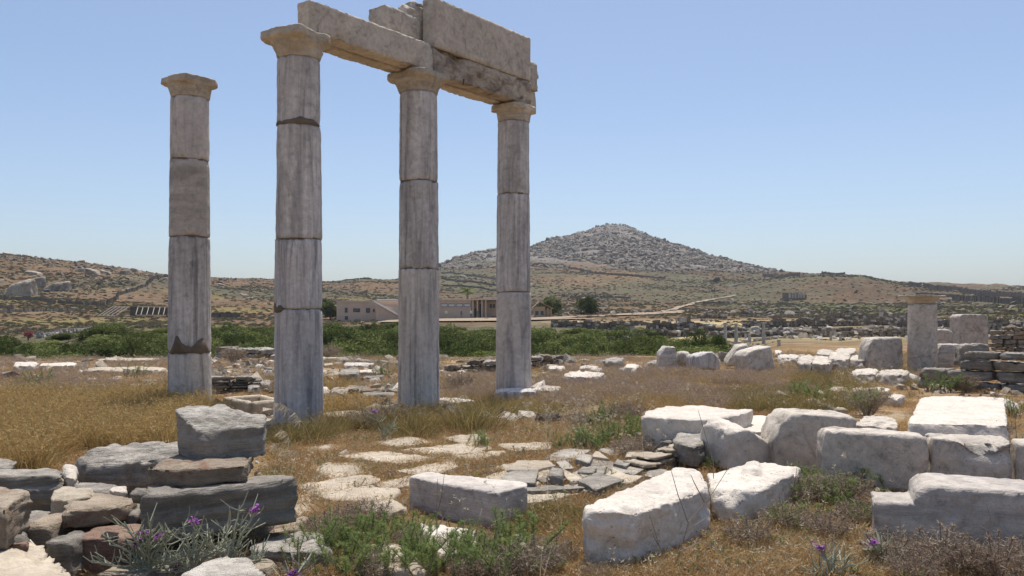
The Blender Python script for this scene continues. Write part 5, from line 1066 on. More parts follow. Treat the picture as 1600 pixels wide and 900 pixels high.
# ------------------------------------------------------------------ ruins on the plain beyond the field
def ruinwall(pts, h, label, seed, mats=('rubble', 'marble_w'), w_=.8):
    """stone-built low wall: rows of separate blocks joined in one mesh, ragged top"""
    mb = MB(); R = random.Random(seed); H = [put(x, y, Y) for x, y, Y in pts]; c0 = Vector((H[0].x, H[0].y, tz(H[0].x, H[0].y)))
    for a, b in zip(H[:-1], H[1:]):
        L = (b-a).length; u = (b-a)/L; rz = math.atan2(u.y, u.x); bl = .36*a.y/80; x = 0; hh = h*.6
        while x < L:
            l = bl*R.uniform(.6, 1.5); p_ = a+u*(x+l/2); z = tz(p_.x, p_.y)-.3; hh = max(.12, min(h*.75, hh+R.gauss(0, h*.09))); 
            while z < tz(p_.x, p_.y)+hh:
                k = bl*R.uniform(.35, .6); ll = l*R.uniform(.8, 1.0); mb.box((p_.x+R.gauss(0, .06), p_.y+R.gauss(0, .1)-c0.y*0, z+k/2), (ll, w_*R.uniform(.7, 1.1), k*.95), rz+R.gauss(0, .06), 0 if R.random() < .8 else 1, R.uniform(.75, .98)); z += k
            x += l*1.02
    me = mb.mesh('ruin_wall', [M[m_] for m_ in mats]); me.transform(Matrix.Translation(-c0)); o = link('ruin_wall', me, None, c0); return tag(o, label, 'ruin wall', 'low ruined walls on the plain')
M['ruin'] = stonemat('dark_ruin_stone', (.22, .19, .155), (.12, .10, .085), (.32, .28, .235), vs=1.5, bump=.6, bsc=3, var=.3)
RW = [([(862, 503, 118), (990, 504, 112)], 1.3, 'dark retaining wall right behind the thicket, below the small house'), ([(985, 502, 125), (1060, 500, 130), (1075, 499, 130)], 1.4, 'ruined wall right of the retaining wall, below the track'),
 ([(940, 516, 88), (1010, 514, 92), (1100, 513, 94)], 1.2, 'dark wall behind the three stub columns'), ([(1010, 506, 110), (1100, 505, 112)], 1.2, 'wall behind the pale ashlar block row'), ([(1100, 508, 100), (1165, 507, 102)], 1.0, 'dark wall behind the twin thin columns'),
 ([(1160, 503, 120), (1300, 503, 122), (1400, 503, 124), (1500, 504, 124)], 1.5, 'longest dark wall, level across the plain at right'), ([(1110, 520, 75), (1180, 521, 74), (1240, 522, 73)], .35, 'thin white kerb course right of the twin columns'),
 ([(1100, 515, 84), (1250, 514, 86)], .8, 'broken wall behind the third thin column'), ([(1245, 519, 78), (1350, 520, 78), (1420, 521, 76)], .9, 'row of low walls behind the rounded grey block'),
 ([(1270, 511, 92), (1360, 512, 92)], .9, 'short wall with a bush beside it in the ruined quarter'), ([(1340, 515, 85), (1410, 514, 86)], .9, 'wall just left of the short column, far off'), ([(1190, 509, 98), (1290, 509, 98)], .7, 'tumbled wall in the middle of the ruined quarter'),
 ([(1470, 516, 84), (1560, 515, 86)], 1.3, 'wall between the short column and the square pale block'), ([(1390, 505, 112), (1480, 507, 108)], 1.2, 'dark wall left behind the short column capital'), ([(1540, 506, 100), (1680, 507, 100)], 1.6, 'dark wall behind the thin-slabbed wall remnant'),
 ([(640, 557, 31), (690, 556, 32)], .3, 'low stone line below the thicket by the middle column'), ([(1290, 497, 150), (1420, 497, 150)], 1.4, 'farthest dark wall at the foot of the green strip'), ([(1080, 494, 160), (1130, 494, 160)], 1.2, 'low grey wall below the bend of the track')]
for i, (pts, h, lb) in enumerate(RW): ruinwall(pts, h, lb, 60+i, ('paver', 'marble') if 'white kerb' in lb else ('ruin', 'marble_w'))
P, Y_, px_, py_ = fromhits(9000, (880, 1900, 62, 150), lambda px, py, Y, nz: (.25+.9*sstep(-.1, .35, nz))*(1-.9*np.exp(-(((py-530)/5)**2)))*(px > np.where(Y < 90, 1130, 900)))
rr2 = protos('ruinstone', [icorock('ruin_stone_mesh', k, 40+i, 1, (1, .8, .6)) for i, k in enumerate(('ruin', 'marble_w', 'rubble', 'ruin', 'schist_l'))])
scatter('ruin_rubble', P, rng.exponential(.12, len(P))+.08, rr2, 5, 'fallen blocks and rubble between the low walls on the plain', 'rubble', .4)
def thincol(px, yb, yt, wpx, label, mat='marble_w', cap=0):
    q = hit(px, yb, 45); Y = q.y; s_ = Y/F; h = EYE-(yt-HOR)*s_-q.z; r = wpx*s_/2; n = 14; V = []; R = random.Random(int(px)); t_ = empty('ruined_column', (q.x, Y, q.z)); tag(t_, label, 'column', 'thin columns among the far ruins')
    mb = MB(); mb.tube([(0, 0, -.3), (.01, 0, h*.5), (0, .01, h)], [r, r*.97, r*.88], n); me = mb.mesh('shaft', M[mat], True); link('shaft', me, t_)
    c = MB(); c.tube([(0, 0, h-.001), (0, 0, h+.002)], [r*.88, .001], n); c.box((0, 0, h+.02), (r*(2.5 if cap else 1.5), r*(2.5 if cap else 1.5), .12 if cap else .05), .3); link('capital' if cap else 'broken_top', c.mesh('top', M[mat]), t_)
for a in [(1018, 521, 512, 4, 'leftmost of three stub columns behind the thicket end'), (1027, 519, 509, 3.5, 'middle one of three stub columns behind the thicket end'), (1038, 522, 512, 4, 'rightmost of three stub columns behind the thicket end'),
 (1063, 512, 497, 3.5, 'slender pinkish column standing right of the pale pier'), (1072, 513, 501, 2.5, 'very thin post left of the ashlar row'), (1057, 512, 498, 3, 'pinkish pier left of the slender column'), (1047, 505, 496, 3, 'small pillar on the wall above the three stubs'),
 (1133, 538, 505, 5.5, 'left one of the twin thin columns'), (1150, 540, 506, 5.5, 'right one of the twin thin columns'), (1193, 537, 505, 5.5, 'lone thin column right of the twin ones', 1), (1171, 536, 523, 5, 'bluish stub between the twin and the lone thin column'), (1165, 529, 522, 4, 'small white stub beside the bluish one'),
 (1217, 541, 532, 5.5, 'low white stub right of the lone thin column'), (1298, 532, 520, 4, 'thin stub column in front of the low wall row'), (1283, 529, 523, 4, 'shorter stub left of the thin one in the wall row'), (1267, 529, 523, 4, 'leftmost stub in the wall row'), (1313, 533, 525, 4, 'stub right of the thin one in the wall row')]:
    thincol(*a[:5], cap=len(a) > 5)
for i, (x0, x1, yt, yb, lb) in enumerate([(1081, 1100, 505, 512, 'left part of the pale ashlar block row'), (1101, 1118, 505.5, 513, 'right part of the pale ashlar block row'), (1176, 1186, 510, 517, 'square block right of the twin columns on the wall'), (1270, 1284, 512, 519, 'grey block mound in the ruined quarter'), (1319, 1327, 513, 521, 'block stack left of the far walls'), (1228, 1236, 512, 519, 'white block left of the little bush'), (1374, 1382, 509, 517, 'pair of dark blocks left of the short column')]):
    a, b = hit(x0, yb, 60), hit(x1, yb, 60); h = (yb-yt)*a.y/F; P = [Vector((x, a.y+d, a.z-.2+z)) for x in (a.x, b.x) for d in (0, 1.0) for z in (0, h+.2)]; rock('ashlar_block', P, 'marble_w' if i < 3 or i == 5 else 'ruin', lb, 'block', 'blocks among the far ruins', s=.3, p=26, rough=.04, mx=10)
# little temple front with pillars on the slope, timber shelter on the left hill
def templefront():
    q = hit(1243, 469, 200); s_ = q.y/F; t_ = empty('ruined_temple', q); tag(t_, 'ruined temple front with pale pillars on the slope of the round brown hill', 'temple')
    def bb(n, x0, x1, y0, y1, d0, d1, mt): mb = MB(); mb.box((((x0+x1)/2-1243)*s_, (d0+d1)/2, (469-(y0+y1)/2)*s_), ((x1-x0)*s_, d1-d0, (y1-y0)*s_)); link(n, mb.mesh(n, M[mt]), t_)
    bb('terrace_wall', 1226, 1260, 466, 471, 0, 6, 'ruin'); bb('back_wall', 1232, 1256, 457, 465.8, 6, 8, 'ruin'); bb('back_wall', 1256, 1268, 460, 466, 5.5, 7, 'ruin')
    for x, h in ((1235, 9), (1239.5, 7), (1244, 10), (1249, 10), (1253, 9), (1257, 6)): bb('pillar', x, x+1.8, 465.4-h, 465.4, 1, 2, 'marble_w')
templefront()
def shelter():
    Y = hit(210, 495, 60).y; q = put(155, 494, Y); s_ = Y/F; t_ = empty('timber_shelter', q); tag(t_, 'open timber shelter of leaning poles over dark ruined walls on the left hill', 'shelter')
    c = lambda x, y, d=0: Vector(((x-155)*s_, d, (494-y)*s_))
    def pole(a, b, r=.09): mb = MB(); mb.tube([a, b], r, 5); link('pole', mb.mesh('pole', M['wood']), t_)
    for x in (157, 163, 169, 176, 183): pole(c(x, 493, -.5), c(x+9, 479, 2.5))
    for x in (208, 216, 225, 234, 243, 251, 258): pole(c(x+6, 492, -.5), c(x-2, 480, 2.5))
    pole(c(155, 493.5, -.6), c(190, 494.5, -.6)); pole(c(166, 479, 2.5), c(194, 479.5, 2.5)); pole(c(215, 492.6, -.6), c(262, 493, -.6)); pole(c(205, 479.5, 2.5), c(262, 480, 2.5))
    mb = MB(); mb.box(c(228, 486, 3.3), (72*s_, .8, 14*s_)); link('back_wall', mb.mesh('back_wall', M['ruin']), t_); mb = MB(); mb.box(c(233, 499, .6), (58*s_, .8, 5*s_)); link('front_wall', mb.mesh('front_wall', M['ruin']), t_)
shelter()
ruinwall([(60, 524, 82), (110, 521, 86), (158, 515, 92)], .7, 'pale-topped stone bank curving down to the thicket at left', 90, ('schist_l', 'marble_w'))

# ------------------------------------------------------------------ ground cover (too many to count)
gold = protos('gold_tuft', [tuft('gold_tuft_mesh', 40, .34, .45, .0045, .09, .5, 'dryg', sd_) for sd_ in (0, 5, 9, 4)])
short = protos('short_tuft', [tuft('short_tuft_mesh', 30, .13, .9, .004, .07, .4, 'dryg') for _ in range(2)]+[creeper('creeper_mesh', 130, .17, .06, 'dryo') for _ in range(4)])
purp = protos('herb_tuft', [creeper('herb_mesh', 130, .16, .14, 'dryp', .017) for _ in range(3)]+[tuft('stalk_mesh', 26, .22, .5, .004, .07, .4, 'dryp', 6)]+[creeper('herb_mesh', 100, .16, .10, 'dryo', .017)])
oliv = protos('olive_tuft', [tuft('olive_tuft_mesh', 46, .24, .6, .005, .09, .5, 'olivg', 3) for _ in range(3)])
stalk = protos('straw_stalk', [tuft('straw_stalk_mesh', 4, .5, .7, .005, .02, .9, 'straw', 4) for _ in range(3)])
MEAD = [(-300, 616), (150, 622), (262, 616), (330, 640), (300, 660), (270, 700), (110, 705), (60, 735), (-300, 745)]
P = np.concatenate([region(6500, MEAD, p=1.2), region(1500, [(830, 580), (1300, 585), (1280, 640), (830, 645)], thr=-.05, ns=81), region(700, [(500, 600), (860, 590), (860, 650), (500, 660)], thr=.05, ns=82), region(900, [(1180, 545), (1600, 545), (1500, 600), (1200, 600)], thr=-.1, ns=83)]); scatter('golden_meadow', P, rng.uniform(.7, 1.25, len(P))*np.where(P[:, 0] > -2, .6, 1), gold, 4, 'golden dry grass, tallest in the meadow at left', 'grass', .2)
P = np.concatenate([region(900, MEAD, p=1.2, thr=.05, ns=31), region(500, [(0, 590), (330, 590), (330, 640), (0, 640)], thr=.1, ns=33), region(260, [(560, 605), (1000, 605), (1000, 700), (560, 700)], thr=.1, ns=34), region(800, [(1135, 618), (1250, 612), (1250, 646), (1150, 643)]), region(900, [(1240, 585), (1420, 585), (1430, 640), (1250, 645)], thr=.0, ns=37), region(500, [(1230, 560), (1700, 545), (1700, 600), (1240, 575)], thr=.05, ns=36), region(400, [(400, 560), (860, 552), (860, 610), (400, 615)], thr=.15, ns=35)])
scatter('olive_grass', P, rng.uniform(.6, 1.2, len(P)), oliv, 3, 'olive green grass growing in patches among the stones', 'grass', .2)
A_ = [(-300, 552), (1900, 552), (1900, 920), (-300, 920)]
P = np.concatenate([region(13000, A_, p=1.3, thr=-.08, ns=12, nsc=1.1), region(5000, [(860, 790), (1380, 760), (1400, 910), (860, 910)]), region(3500, [(430, 650), (1010, 640), (1010, 740), (430, 760)], thr=-.2), region(1500, [(440, 760), (640, 750), (640, 900), (440, 900)], thr=-.05), region(2500, [(1070, 590), (1300, 600), (1250, 650), (1000, 640)])])
scatter('dry_ground_herbs', P, rng.uniform(.6, 1.3, len(P)), short, 6, 'short rust-brown and straw dry herbs carpeting the ground', 'dry herbs', .1)
P = np.concatenate([region(2600, [(840, 574), (1260, 585), (1270, 620), (1130, 640), (1000, 636), (840, 640)], thr=-.05, nsc=1.6), region(1500, [(-200, 556), (330, 556), (330, 616), (-200, 616)], thr=-.1, ns=41), region(700, [(330, 548), (860, 548), (860, 612), (330, 612)], thr=.0, ns=42), region(300, [(690, 590), (780, 586), (780, 620), (690, 625)]), region(1000, [(840, 552), (1700, 552), (1700, 600), (1200, 590), (840, 580)], thr=-.05, ns=43)])
scatter('purple_brown_herbs', P, rng.uniform(.8, 1.5, len(P)), purp, 5, 'knee-high purple-brown dried herbs in the middle of the field', 'dry herbs', .15)
P = np.concatenate([region(160, [(840, 630), (1010, 640), (1010, 730), (840, 700)], free=False), region(120, [(1300, 580), (1400, 580), (1400, 640), (1300, 640)], free=False), region(260, A_, thr=.1, ns=44)])
scatter('straw_stalks', P, rng.uniform(.5, 1.0, len(P)), stalk, 3, 'long bleached grass stalks bending over the herbs', 'grass', .3)
weeds = protos('weed', [greenplant('weed_mesh', 5, .09, leaf=.02, per=26) for _ in range(2)]+[creeper('weed_mesh', 90, .09, .05, 'green', .014), tuft('weed_mesh', 26, .12, .7, .004, .05, .4, 'olivg'), creeper('weed_mesh', 110, .14, .07, 'twig', .018)])
P = np.concatenate([region(900, A_, p=1.3, thr=-.1, ns=91), region(420, [(1080, 780), (1400, 760), (1450, 905), (1000, 905)]), region(300, [(430, 660), (1000, 650), (1000, 790), (430, 790)])])
scatter('small_weeds', P, rng.uniform(.5, 1.3, len(P)), weeds, 5, 'small green and grey weeds sprouting through the dry herbs', 'weeds', .2)
P = np.concatenate([region(1300, [(1000, 800), (1400, 770), (1500, 910), (900, 910)]), region(1500, [(430, 650), (1010, 640), (1010, 800), (430, 800)], thr=-.1, ns=92), region(1800, A_, p=1.3, thr=0, ns=93)])
scatter('straw_litter', P, rng.uniform(.4, .9, len(P)), protos('straw_litter', [creeper('litter_mesh', 60, .14, .10, 'straw', .022, (0, .8)), tuft('litter_mesh', 14, .2, 1.2, .003, .1, .5, 'straw', 4), tuft('litter_mesh', 20, .16, .8, .003, .08, .5, 'dryg', 4)]), 3, 'bleached straw and seed heads lying among the dry herbs', 'straw', .4)
# dry growth hugging the feet of stones
P = []
for pl in KEEP[:-1]:
    n = len(pl)
    for i in range(n):
        a, b = np.array(pl[i]), np.array(pl[(i+1) % n]); L = np.linalg.norm(b-a)
        for _ in range(int(L*11)+1): q = a+(b-a)*rng.uniform(0, 1); c = np.mean(pl, 0); d = (q-c)/max(np.linalg.norm(q-c), .01); q = q+d*rng.uniform(.03, .14); P.append((q[0], q[1], tz(q[0], q[1])))
P = np.array(P); scatter('edge_herbs', P, rng.uniform(.5, 1.1, len(P)), short, 6, 'dry herbs growing tight against the feet of the stones', 'dry herbs', .2)

# ------------------------------------------------------------------ individual plants
GP = [greenplant('green_plant_mesh', 17, .25) for _ in range(7)]; GP2 = [greenplant('green_plant_mesh', 14, .22, leaf=.026, per=80, spread=.8) for _ in range(3)]
TH = [twigball('dry_thistle_mesh', green=0) for _ in range(4)]; TG = [twigball('thorny_plant_mesh', green=9) for _ in range(3)]
TL = [tuft('tall_grass_mesh', 480, .46, .6, .006, .2, .5, 'olivg', 20, (.1, 1)) for _ in range(3)]+[tuft('tall_grass_mesh', 480, .42, .6, .006, .2, .5, 'dryg', 24, (.1, .9)) for _ in range(2)]
def plant(meshes, px, py, s_, label, name, cat, group, z0=None, sz=1.0):
    b = G(px, py); b.z = (tz(b.x, b.y) if z0 is None else z0)-.01; m_ = meshes[int(px*7+py) % len(meshes)]; o = link(name, m_, None, b, px*1.7 % 6.28); o.scale = (s_, s_, s_*sz); return tag(o, label, cat, group)
for a in [
 (GP, 640, 880, 1.15, 'leafy green plant at the bottom, left of centre'), (GP, 560, 885, 1.1, 'leafy green plant at the bottom above the flat white slab'), (GP, 598, 868, .95, 'bright green plant behind the bottom row'), (GP2, 610, 832, .7, 'fresh green tuft beside the brown thistle heads left of the grey-sided block'),
 (GP, 662, 842, .75, 'small bright plant at the left corner of the grey-sided block'), (GP, 700, 893, 1.05, 'green plant at the bottom under the flat white slab'), (GP, 742, 890, 1.0, 'green plant at the bottom right of the flat white slab'), (GP, 800, 862, 1.25, 'tall bright green plant against the right end of the grey-sided block'),
 (GP, 778, 885, .9, 'green plant in front of the tall bright one'), (GP, 500, 880, .95, 'green plant right of the sunlit slab at the wall foot'), (GP2, 462, 893, .9, 'low green feathery plant at the bottom beside the tumbled wall'), (GP2, 868, 897, .8, 'low green plant at the bottom left of the holed block'),
 (GP2, 840, 886, .6, 'little green sprig near the holed block'), (GP, 532, 870, 1.1, 'green plant behind the sunlit slab beside the brown clump'), (GP, 620, 905, 1.1, 'green plant cut by the bottom edge, left of centre'), (GP, 672, 902, 1.0, 'green plant cut by the bottom edge below the flat white slab'), (GP, 720, 876, .9, 'green sprigs over the front of the flat white slab'),
 (GP, 760, 905, 1.1, 'green plant cut by the bottom edge below the grey-sided block'), (GP, 812, 895, 1.0, 'green plant low down between the dead thistles'), (GP, 545, 905, 1.1, 'green plant cut by the bottom edge near the wall foot'), (GP, 580, 855, .9, 'green plant among the brown thistle heads'), (GP, 636, 848, .8, 'green sprig between the two small bright plants'),
 (GP, 926, 702, 1.3, 'leafy green plant behind the broken paving, centre of its row'), (GP, 905, 700, 1.0, 'green and yellow plant left in the row behind the broken paving'), (GP, 952, 694, 1.2, 'green plant right in the row behind the broken paving'),
 (GP, 985, 690, 1.35, 'green plant closest to the large white slab'), (GP, 938, 668, 1.3, 'tallest green plant farther back in that row'), (GP2, 870, 700, .8, 'small yellow-green plant at the left end of that row'), (GP2, 1290, 812, .9, 'yellow-flowered green plant low in the thorny thicket left of the banded block'),
 (GP, 1262, 770, 1.0, 'green plant between the white knobbed slab and the banded block'), (GP, 1345, 770, 1.0, 'green plant rising before the long grey-faced block'), (GP, 1320, 800, 1.0, 'green plant at the heart of the thorny thicket'), (GP, 1480, 612, 1.5, 'green plant left at the foot of the big drystone wall'),
 (GP, 1500, 606, 1.5, 'green plant right at the foot of the big drystone wall'), (GP, 1458, 612, 1.3, 'small green plant where the big drystone wall begins'), (GP, 1265, 632, 1.6, 'bushy green plant in the mid grass left of the flat white slabs'), (GP, 1252, 622, 1.3, 'green plant just behind the bushy one in the mid grass'),
 (GP2, 1582, 650, 1.4, 'green plant right of the honeycombed block'), (GP2, 1345, 638, 1.6, 'dark green shrublet beside the thorny bush'), (GP2, 1110, 735, .7, 'small green herb in the hollow by the schist stack'), (GP, 752, 700, .9, 'slender grey-green plant standing among the paving'), (GP2, 500, 728, .5, 'little yellow-green weed among the paving at left'),
 (GP2, 430, 745, .6, 'bright weed right of the balanced block'), (GP2, 210, 590, 1.6, 'green weed in the far left field'), (GP2, 60, 606, 1.9, 'green herbs at the far left edge of the meadow'), (GP2, 600, 590, 1.6, 'green weed left of the middle column')]:
    plant(a[0], a[1], a[2], a[3]*1.0, a[4], 'green_plant', 'plant', 'green leafy plants')
for a in [
 (TH, 530, 838, 1.0, 'dead brown thistle clump left of the grey-sided block'), (TH, 575, 828, 1.1, 'wide dead thistle clump between the paving and the green plants'), (TH, 505, 855, .9, 'grey thistle clump at the foot of the dark beam'), (TH, 700, 868, .85, 'dead thistle in front of the flat white slab'), (TH, 752, 858, .8, 'dead thistle under the right corner of the grey-sided block'),
 (TH, 830, 900, 1.15, 'large dead thistle bush at the bottom left of the holed block'), (TH, 870, 880, .9, 'dead thistle by the left face of the holed block'), (TH, 640, 860, .8, 'grey twiggy clump amid the green plants'), (TH, 780, 905, .9, 'dead thistle at the bottom edge in the middle'), (TH, 735, 905, .8, 'brown twiggy clump at the bottom edge'),
 (TH, 590, 905, .9, 'rusty brown clump at the bottom edge left of centre'), (TH, 930, 905, .6, 'spiky silver-grey clump at the foot of the holed block'), (TH, 1168, 858, .95, 'dead thorny clump in front of the knobbed white slab'), (TG, 1225, 830, 1.05, 'thorny clump at the right corner of the knobbed white slab'), (TG, 1262, 790, 1.3, 'tall thorny bush left in the thicket before the straight row'),
 (TG, 1318, 790, 1.35, 'tall thorny bush right in the thicket before the straight row'), (TG, 1345, 822, 1.1, 'thorny bush touching the stepped end of the banded block'), (TH, 1295, 842, 1.0, 'dead twiggy heap in front of the thicket'), (TH, 1390, 880, 1.1, 'dead thistle bush at the left foot of the banded block'), (TH, 1472, 888, 1.3, 'highest dead thistle bush before the banded block'),
 (TH, 1510, 900, 1.1, 'dead thistle right of the highest one'), (TH, 1560, 908, 1.3, 'grey thistle bush in the bottom right corner'), (TH, 1430, 908, 1.0, 'grey thistle heap at the bottom right edge'), (TH, 1595, 885, .9, 'dead thistle cut by the right edge'), (TH, 905, 668, 1.1, 'greyish dead clump behind the green row, left'), (TH, 960, 660, 1.3, 'greyish dead clump behind the green row, middle'),
 (TH, 985, 656, 1.3, 'greyish dead clump next to the large white slab'), (TH, 1000, 712, 1.2, 'dead clump rooted in the schist stack'), (TH, 975, 712, 1.0, 'dead clump left of the one rooted in the schist stack'), (TG, 1355, 648, 2.0, 'dark thorny bush in the mid grass behind the leaning block'), (TG, 1510, 612, 1.7, 'thorny clump at the foot of the big drystone wall'),
 (TG, 1558, 690, 1.2, 'thorny clump at the right foot of the honeycombed block'), (TH, 1425, 700, .8, 'pale thorny clump at the left foot of the honeycombed block'), (TH, 610, 668, 1.7, 'dark thorny cushion between nearest and middle columns'), (TH, 572, 672, 1.4, 'smaller dark cushion left of the thorny one'), (TH, 720, 610, 1.7, 'grey bushy cushion left of the rightmost tall column'),
 (TH, 365, 566, 2.6, 'pale grey dead bush behind the lone column'), (TH, 515, 553, 2.6, 'pale grey bush at the thicket edge by the nearest column'), (TH, 1075, 577, 1.6, 'dry bush between the upright blocks'), (TH, 330, 905, .8, 'reddish dead clump among the purple flowers'), (TH, 262, 860, .7, 'brown clump in the shade of the dark beam')]:
    plant(a[0], a[1], a[2], a[3], a[4], 'thorny_plant', 'plant', 'dried thistles and thorny cushions')
for a in [(TL, 650, 680, 1.1, 'dense grass clump at the foot of the middle column', 1.0), (TL, 668, 668, 1.0, 'grass clump touching the right side of the middle column foot', 1.0), (TL, 632, 672, 1.0, 'grass clump touching the left side of the middle column foot', 1.0), (TL, 740, 672, 1.5, 'big golden grass clump between middle and right columns', .9), (TL, 765, 655, 1.2, 'golden grass right of the big clump', .9), (TL, 715, 665, 1.1, 'golden grass left of the big clump', .9),
 (TL, 490, 690, 1.1, 'dark grass clump at the foot of the nearest tall column', .9), (TL, 455, 695, 1.0, 'grass clump left at the nearest column foot', .9), (TL, 510, 680, 1.0, 'grass clump right at the nearest column foot', .9), (TL, 540, 672, 1.0, 'grass clump farther right of the nearest column', .9), (TL, 300, 650, 1.25, 'golden grass hiding the foot of the lone column', .8), (TL, 280, 645, 1.1, 'grass left at the lone column foot', .8), (TL, 325, 645, 1.0, 'grass right at the lone column foot', .8), (TL, 250, 640, 1.2, 'grass tuft a step left of the lone column', .8),
 (TL, 835, 650, 1.0, 'brown grass right of the plinth', .8), (TL, 590, 672, 1.1, 'olive grass between nearest and middle columns', .8), (TL, 800, 645, .8, 'grass in front of the plinth', .8), (TL, 1340, 628, 1.3, 'tall straw tuft by the flat white slabs', 1.0), (TL, 1305, 610, 1.3, 'tall straw tuft before the rock pile', 1.0)]:
    plant(a[0], a[1], a[2], a[3], a[4], 'grass_clump', 'grass', 'tall grass clumps round the columns', None, a[5])
# spreading low bush and sprawling dry stems
CB = [creeper('low_bush_mesh', 2600, .42, .20, 'olivg', .022)]
for px, py, s_, lb in [(880, 818, .9, 'spreading olive green bush between the grey-sided and the holed block'), (850, 806, .7, 'left part of the spreading green growth behind the grey-sided block'), (1190, 640, 1.1, 'low green grass cushion behind the large white slab')]:
    plant(CB, px, py, s_, lb, 'low_bush', 'bush', 'low spreading bushes')
# purple flowering stock plants on the wall: branching grey-green stems, long bare pods and flower heads
def stock(px, py, label, stems, z0=.0, Yf=None):
    b = G(px, py) if Yf is None else put(px, py, 4.45); k_ = 4.45/3.95 if Yf else 1.0; b.z = b.z if Yf else z0; t_ = empty('flowering_plant', b); tag(t_, label, 'plant', 'purple flowering plants'); L = Leaves(); R = random.Random(int(px)); s_ = b.y/F
    for (dx, dy, fl) in stems:      # tip offset in metres
        dx, dy = dx*k_, dy*k_; tip = Vector((dx, R.uniform(-.05, .05), dy)); mid = Vector((dx*.35, tip.y*.5, dy*.55)); L.stem([(0, 0, -.16), (0, 0, 0), tuple(mid), tuple(mid.lerp(tip, .6)+Vector((dx*.05, 0, -.005))), tuple(tip)], [.008, .008, .007, .0055, .004], R.uniform(.5, .9))
        for k in range(R.randint(9, 14)):
            u = R.uniform(.2, .97); p = mid*(u*2) if u < .5 else mid.lerp(tip, (u-.5)*2); a = R.uniform(-1, 1)*1.3+math.atan2(dx, max(dy, .05))*.7; l = R.uniform(.05, .13)
            q1_ = p+Vector((math.sin(a)*l*.5, R.uniform(-.04, .04), math.cos(a)*l*.35)); q2_ = p+Vector((math.sin(a)*l, R.uniform(-.06, .06), math.cos(a)*l*.9+.015)); L.stem([tuple(p), tuple(q1_), tuple(q2_)], [.0036, .0036, .0022], R.uniform(.5, 1))
        m_ = 12; pp = np.array([tuple(mid.lerp(tip, R.uniform(-.3, .9))) for _ in range(m_)]); L.blades(pp, rdirs(m_, .4, 1.2), .045, .006, .5, rng.uniform(.2, .9, m_), 2)
        if fl:
            Fm = Leaves(); n = 30; c = np.tile(tuple(tip+Vector((0, 0, .004))), (n, 1))+rng.normal(size=(n, 3))*.009; Fm.blades(c, rdirs(n, .5, 1.0), .017, .014, .6, rng.uniform(0, 1, n), 2, 0, .75); link('flower', Fm.mesh('flower', M['purple']), t_)
    link('stems', L.mesh('stems', M['sage']), t_)
stock(232, 900, 'largest purple-flowered plant with bare grey-green pods before the tumbled wall', [(-.19, .19, 0), (-.10, .26, 0), (-.02, .19, 1), (.03, .27, 0), (.05, .17, 1), (.12, .22, 0), (-.25, .08, 0), (-.13, .10, 0), (.13, .09, 0), (.0, .09, 0), (-.06, .15, 1)], -.02, 3.9)
stock(300, 900, 'purple-flowered plant in the middle before the dark beam', [(.01, .245, 1), (.10, .22, 0), (-.06, .24, 0), (.17, .16, 0), (-.08, .1, 0), (-.07, .04, 1), (.06, .1, 0)], 0, 3.95)
stock(360, 893, 'purple-flowered plant with its flower high before the right part of the dark beam', [(.10, .27, 1), (.03, .30, 0), (-.02, .22, 0), (.16, .09, 0), (-.1, .14, 0), (.14, .05, 0)], .02, 4.1)
stock(268, 905, 'low purple-flowered plant at the bottom edge', [(.01, .06, 1), (-.1, .08, 0), (.08, .08, 0)], 0, 3.9)
stock(460, 905, 'single purple flower at the bottom edge by the green feathery plant', [(.0, .03, 1), (.05, .08, 0)], 0, 4.3)
stock(600, 690, 'slim purple-flowered stem near the thorny cushion', [(-.12, .33, 1), (.12, .2, 0), (.05, .15, 0)], 0)
stock(1300, 905, 'purple flower in the dry herbs at bottom right', [(-.07, .17, 1), (.03, .12, 0), (.10, .08, 0), (-.12, .06, 0)], 0)
stock(1390, 885, 'purple flower at the left foot of the banded block', [(-.12, .14, 1), (.05, .06, 0), (-.03, .1, 0)], 0)
# bare dry stems in front of the blocks and one arching feather grass
def barestem(px, py, pts, label, r=.0035):
    b = G(px, py); L = Leaves(); s_ = b.y/F; R = random.Random(int(px+py))
    for st in pts:
        w_ = [((x-px)*s_, R.uniform(-.02, .02), (py-y)*s_) for x, y in st]; L.stem(w_, [r*(1-.6*i/(len(w_)-1)) for i in range(len(w_))], R.uniform(.3, .9))
    b.z = tz(b.x, b.y); return tag(link('dry_stem', L.mesh('dry_stem', M['twig']), None, b), label, 'dry plant', 'bare dry stems')
barestem(1050, 897, [[(1050, 897), (1065, 850), (1075, 810), (1110, 770), (1148, 712)], [(1075, 812), (1060, 770), (1048, 728)], [(1070, 830), (1085, 815), (1112, 800)], [(1062, 855), (1095, 842), (1120, 850)], [(1100, 780), (1085, 750), (1080, 738)]], 'forked bare stem rising in front of the holed block')
barestem(1055, 890, [[(1055, 890), (1030, 850), (1015, 800)], [(1030, 850), (1020, 832)]], 'thin bare stem before the middle of the holed block')
barestem(1116, 800, [[(1116, 800), (1115, 720), (1092, 640)]], 'very tall thin stem in front of the large white slab', .004)
barestem(684, 850, [[(684, 850), (682, 800), (684, 742)], [(682, 800), (690, 770), (694, 735)], [(683, 820), (700, 790), (706, 772)]], 'bare forked stem in front of the grey-sided block')
barestem(760, 895, [[(760, 895), (770, 850), (785, 800)], [(768, 860), (758, 830)]], 'bare stem right of the flat white slab')
barestem(740, 868, [[(740, 868), (718, 800), (708, 790)], [(735, 850), (745, 820), (765, 805)]], 'curled dead stem bending before the grey-sided block')
barestem(1230, 800, [[(1230, 800), (1240, 760), (1245, 725)], [(1225, 800), (1255, 770), (1270, 755)], [(1222, 802), (1262, 775), (1285, 765)]], 'fan of pale sticks right of the knobbed slab')
